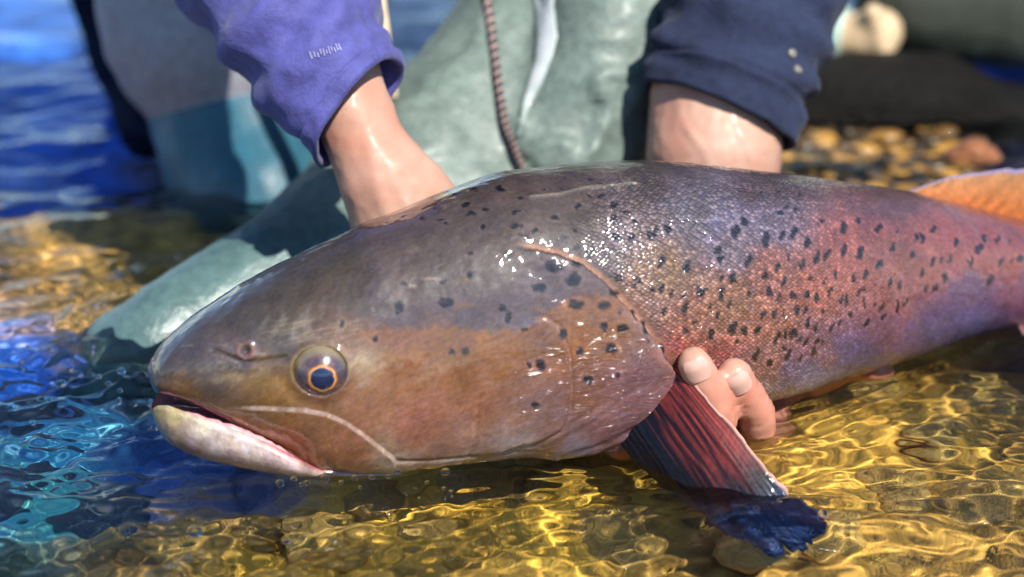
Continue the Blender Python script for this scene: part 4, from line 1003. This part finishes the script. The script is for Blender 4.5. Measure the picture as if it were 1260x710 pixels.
# wet highlight on the waders painted onto a strip, fading to cloth colour
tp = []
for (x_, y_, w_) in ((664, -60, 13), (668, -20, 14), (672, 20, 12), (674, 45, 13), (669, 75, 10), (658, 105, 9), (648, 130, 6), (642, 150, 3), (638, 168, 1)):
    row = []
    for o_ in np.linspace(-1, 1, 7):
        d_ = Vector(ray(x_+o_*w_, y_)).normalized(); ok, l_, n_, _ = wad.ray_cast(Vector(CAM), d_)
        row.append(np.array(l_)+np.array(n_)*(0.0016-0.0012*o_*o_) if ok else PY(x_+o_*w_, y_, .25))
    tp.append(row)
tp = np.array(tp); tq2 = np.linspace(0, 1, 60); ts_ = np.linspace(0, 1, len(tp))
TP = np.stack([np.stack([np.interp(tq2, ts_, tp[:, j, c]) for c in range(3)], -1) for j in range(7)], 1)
M['highlight_strip'] = vcol('wader_highlight', 0.35, 0.4, 120, 0.0006, 0.08)
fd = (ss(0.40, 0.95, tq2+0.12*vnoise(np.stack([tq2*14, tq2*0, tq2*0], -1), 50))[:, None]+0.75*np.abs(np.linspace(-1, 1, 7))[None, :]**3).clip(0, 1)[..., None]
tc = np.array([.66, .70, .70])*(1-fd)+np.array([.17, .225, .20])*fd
o = mesh_np("wader_highlight", TP.reshape(-1, 3), gridfaces(60, 7), M['highlight_strip'], person, col=tc.reshape(-1, 3)); so_ = o.modifiers.new("t", 'SOLIDIFY'); so_.thickness = 0.0006

# ------------------------------------------------------------------ second person at the right, background
p2 = thing("person", "person crouching at the right edge in dark olive waders, bare hand on the knee", "person")
segs = chain([(PY(1330, -80, .78), .12), (PY(1240, 0, .74), .075), (PY(1120, 10, .72), .05), (PY(1085, 40, .74), .035)])
segs += chain([(PY(1400, 60, .80), .08), (PY(1240, 20, .74), .055), (PY(1180, 20, .74), .05)])
segs += chain([(PY(1330, -80, .78), .12), (PY(1340, -500, .9), .16), (PY(1180, -900, .95), .13)])
segs += chain([(PY(1100, 30, .74), .04), (PY(1060, 95, .80), .045), (PZ(1050, 140, -0.05), .04)])
blob_mesh("waders", segs, 0.006, M['wader_dark'], p2, 8, leg_wr)
hp = PY(1062, 46, .64)
sg = chain([(PY(1000, 40, .66), .024), (PY(1042, 46, .645), .021), (hp, .023), (PY(1080, 40, .635), .022)])
for k in range(4):
    q_ = PY(1074+k*4, 16+k*17, .62); sg += chain([(hp, .012), (q_, .0088), (q_+np.array([.010, .012, -.012]), .0078)])
sg += chain([(hp, .012), (PY(1060, 68, .63), .009), (PY(1078, 76, .62), .008)])
sg += chain([(PY(1012, 40, .66), .024), (PY(900, -200, .80), .035), (PY(1180, -900, .95), .08)])
M['tan'] = simple('tan_skin', (0.55, 0.40, 0.24), 0.5, 0.1, bump=0.002)
blob_mesh("body", sg, 0.0035, M['tan'], p2, 4)
tube("cuff", [PY(930, -60, .74), PY(970, 24, .67), PY(1008, 44, .658), PY(1040, 48, .648)], [.034, .032, .030, .027], M['teal'], p2, nseg=40, nring=40, wr=0.0015, seed=5)

# ------------------------------------------------------------------ stones and gravel
def stone_mesh(name, seed, sub=3):
    bm = bmesh.new(); bmesh.ops.create_icosphere(bm, subdivisions=sub, radius=1.0)
    co = np.array([v.co[:] for v in bm.verts]); r = 1+0.22*fbm(co*1.1+seed*3.1, 300+seed, 3)
    for v, k in zip(bm.verts, r): v.co = v.co*k
    me = bpy.data.meshes.new(name); bm.to_mesh(me); bm.free()
    for p_ in me.polygons: p_.use_smooth = True
    return me
def stone_mat(name, c, coat=0.3):
    k = N(name); v = k.obj(); n1 = k.noise(2.2, 6, 0.6, vec=v); n2 = k.noise(14, 4, vec=v); c = np.array(c)
    r = k.ramp(n1.outputs[0], [(0.3, c*0.55), (0.5, c), (0.7, np.clip(c*1.5, 0, 1))])
    k.l(k.mix(r.outputs[0], (0.5, 0.45, 0.35), k.math('MULTIPLY', n2.outputs[0], 0.06 if coat else 0.004)), k.b.inputs["Base Color"])
    k.l(k.bump(n2.outputs[0], 0.15, 0.5), k.b.inputs["Normal"]); k.s(Roughness=0.6, Coat_Weight=coat, Coat_Roughness=0.1, Specular_IOR_Level=0.5 if coat else 0.08); return k.m
SM = [stone_mat('golden_stone', (0.62, 0.38, 0.08)), stone_mat('brown_stone', (0.46, 0.27, 0.06)), stone_mat('olive_stone', (0.44, 0.29, 0.06)), stone_mat('rust_stone', (0.30, 0.10, 0.03)), stone_mat('slate_stone', (0.05, 0.10, 0.16)), stone_mat('shade_black_stone', (0.009, 0.008, 0.007), 0.0)]
meshes = []
for sd in range(5):
    for m_ in SM:
        me = stone_mesh("stone", sd, 3); me.materials.append(m_); meshes.append(me)
# bed stones: pieces of the river bed
rs = np.random.RandomState(21)
spots = [(310, 672, .012, 1), (470, 640, .022, 1), (585, 620, .024, 1), (665, 660, .02, 0), (850, 640, .018, 2), (1110, 640, .018, 0), (1190, 660, .02, 1), (750, 690, .022, 0), (545, 690, .02, 0), (400, 690, .02, 0),
         (930, 700, .018, 0), (1010, 690, .02, 0), (240, 690, .02, 0), (640, 585, .022, 2), (1150, 575, .02, 2), (1060, 520, .022, 0), (1220, 520, .025, 2), (140, 640, .025, 4), (60, 600, .03, 4), (30, 500, .03, 4), (150, 540, .02, 4), (90, 560, .02, 4), (700, 620, .016, 1), (1240, 640, .02, 0)]
for (x_, y_, r_, mt) in spots:
    me = meshes[rs.randint(5)*6+mt]; o = bpy.data.objects.new("stone", me); COL.objects.link(o); o.parent = bed
    p_ = PZ(x_, y_, -0.055); dd = float(depth_at(p_[0:1], p_[1:2])[0])
    o.location = (p_[0], p_[1], -dd-r_*0.05); o.scale = (r_*rs.uniform(.9, 1.4), r_*rs.uniform(.8, 1.2), r_*rs.uniform(.4, .65)); o.rotation_euler = (0, 0, rs.uniform(0, 6.28))
# gravel bar at the right, breaking the surface: uncountable, one object
def gravel(name, spots_, mat, seed):
    base = [np.array([v.co[:] for v in m.vertices]) for m in (stone_mesh("g", 40+i, 2) for i in range(3))]
    tri = np.array([p_.vertices[:] for p_ in stone_mesh("g", 40, 2).polygons]); V_, F_, c_ = [], [], []; o_ = 0
    for (p_, r_, c) in spots_:
        k = base[rs.randint(3)]; a = rs.uniform(0, 6.28); Rm = np.array([[math.cos(a), -math.sin(a), 0], [math.sin(a), math.cos(a), 0], [0, 0, 1]])
        V_.append((k*np.array([1.2, 1.0, .5])*r_)@Rm.T+p_); F_.append(tri+o_); c_.append(np.broadcast_to(c, (len(k), 3))); o_ += len(k)
    return mesh_np(name, np.concatenate(V_), np.concatenate(F_), mat, col=np.concatenate(c_))
M['gravel'] = vcol('wet_gravel', 0.35, 0.6, 90, 0.003, 0.3)
gs = []
pal = [(96, 70, 28), (124, 90, 34), (66, 50, 24), (160, 118, 44), (44, 34, 20)]
for i in range(800):
    x_, y_ = rs.uniform(965, 1205), rs.normal(200, 20)
    p_ = PZ(x_, y_, 0.0); r_ = rs.uniform(.004, .011)
    gs.append((np.array([p_[0], p_[1], rs.uniform(-.011, .000)]), r_, lin(pal[rs.randint(5)])*1.15))
tag(gravel("gravel", gs, M['gravel'], 3), "golden brown wet gravel breaking the surface behind the fish", "gravel", kind='stuff')
o = bpy.data.objects.new("river_stone", meshes[3]); COL.objects.link(o); p_ = PZ(1196, 200, 0.0); o.location = (p_[0], p_[1], .006); o.scale = (.017, .016, .010)
tag(o, "rust orange wet stone at the right end of the gravel", "stone")
o = bpy.data.objects.new("boulder", meshes[5+6]); COL.objects.link(o); p_ = PZ(1090, 120, 0.0); o.location = (p_[0], p_[1], -.02); o.scale = (.15, .10, .055)  # its black puts the shade over this spot into the colour
tag(o, "low wet boulder with shade painted in black beyond the gravel", "boulder")

# droplets and small bubbles along the waterline
bub = []
rb = np.random.RandomState(8)
extra = [(rb.uniform(20, 235), rb.uniform(400, 530), rb.uniform(.0008, .0024)) for _ in range(28)]+[(rb.uniform(330, 560), rb.normal(600, 5), rb.uniform(.0006, .0014)) for _ in range(9)]
for (x_, y_, r_) in extra+[(345, 607, .0022), (362, 600, .0018), (378, 604, .0016), (400, 598, .0022), (420, 601, .0014), (437, 597, .0018), (458, 594, .0016), (478, 593, .0013), (548, 588, .0024), (240, 660, .0036), (352, 665, .0022), (357, 310, .0), (1012, 638, .0022), (930, 640, .0015), (116, 385, .0025), (104, 388, .002), (128, 384, .0028), (75, 470, .003), (60, 500, .0025), (95, 455, .003), (150, 470, .0025), (40, 520, .002), (1002, 455, .002), (948, 470, .0018), (965, 466, .0015)]:
    if r_ > 0: bub.append((PZ(x_, y_, 0.0)+np.array([0, 0, float(wave_h(*PZ(x_, y_, 0.0)[:2, None].reshape(2, 1))[0])+r_*0.4]), r_))
k = N("bubble_film"); g_ = k.n("BsdfGlass"); g_.inputs["IOR"].default_value = 1.33; k.t.links.new(g_.outputs[0], k.t.nodes["Material Output"].inputs[0]); k.t.nodes.remove(k.b)
bm = bmesh.new()
for p_, r_ in bub: bmesh.ops.create_uvsphere(bm, u_segments=14, v_segments=9, radius=r_, matrix=Matrix.Translation(Vector(p_)) @ Matrix.Diagonal((1, 1, 0.8, 1)))
me = bpy.data.meshes.new("bubbles"); bm.to_mesh(me); bm.free()
for q_ in me.polygons: q_.use_smooth = True
me.materials.append(k.m); o = bpy.data.objects.new("bubbles", me); COL.objects.link(o)
tag(o, "tiny clear bubbles and drops floating along the waterline", "bubbles", kind='stuff')
for o in list(S.objects):
    if o.type == 'MESH' and o.name.split('.')[0] not in ('water', 'bubbles'):
        o.cycles.is_caustics_receiver = True
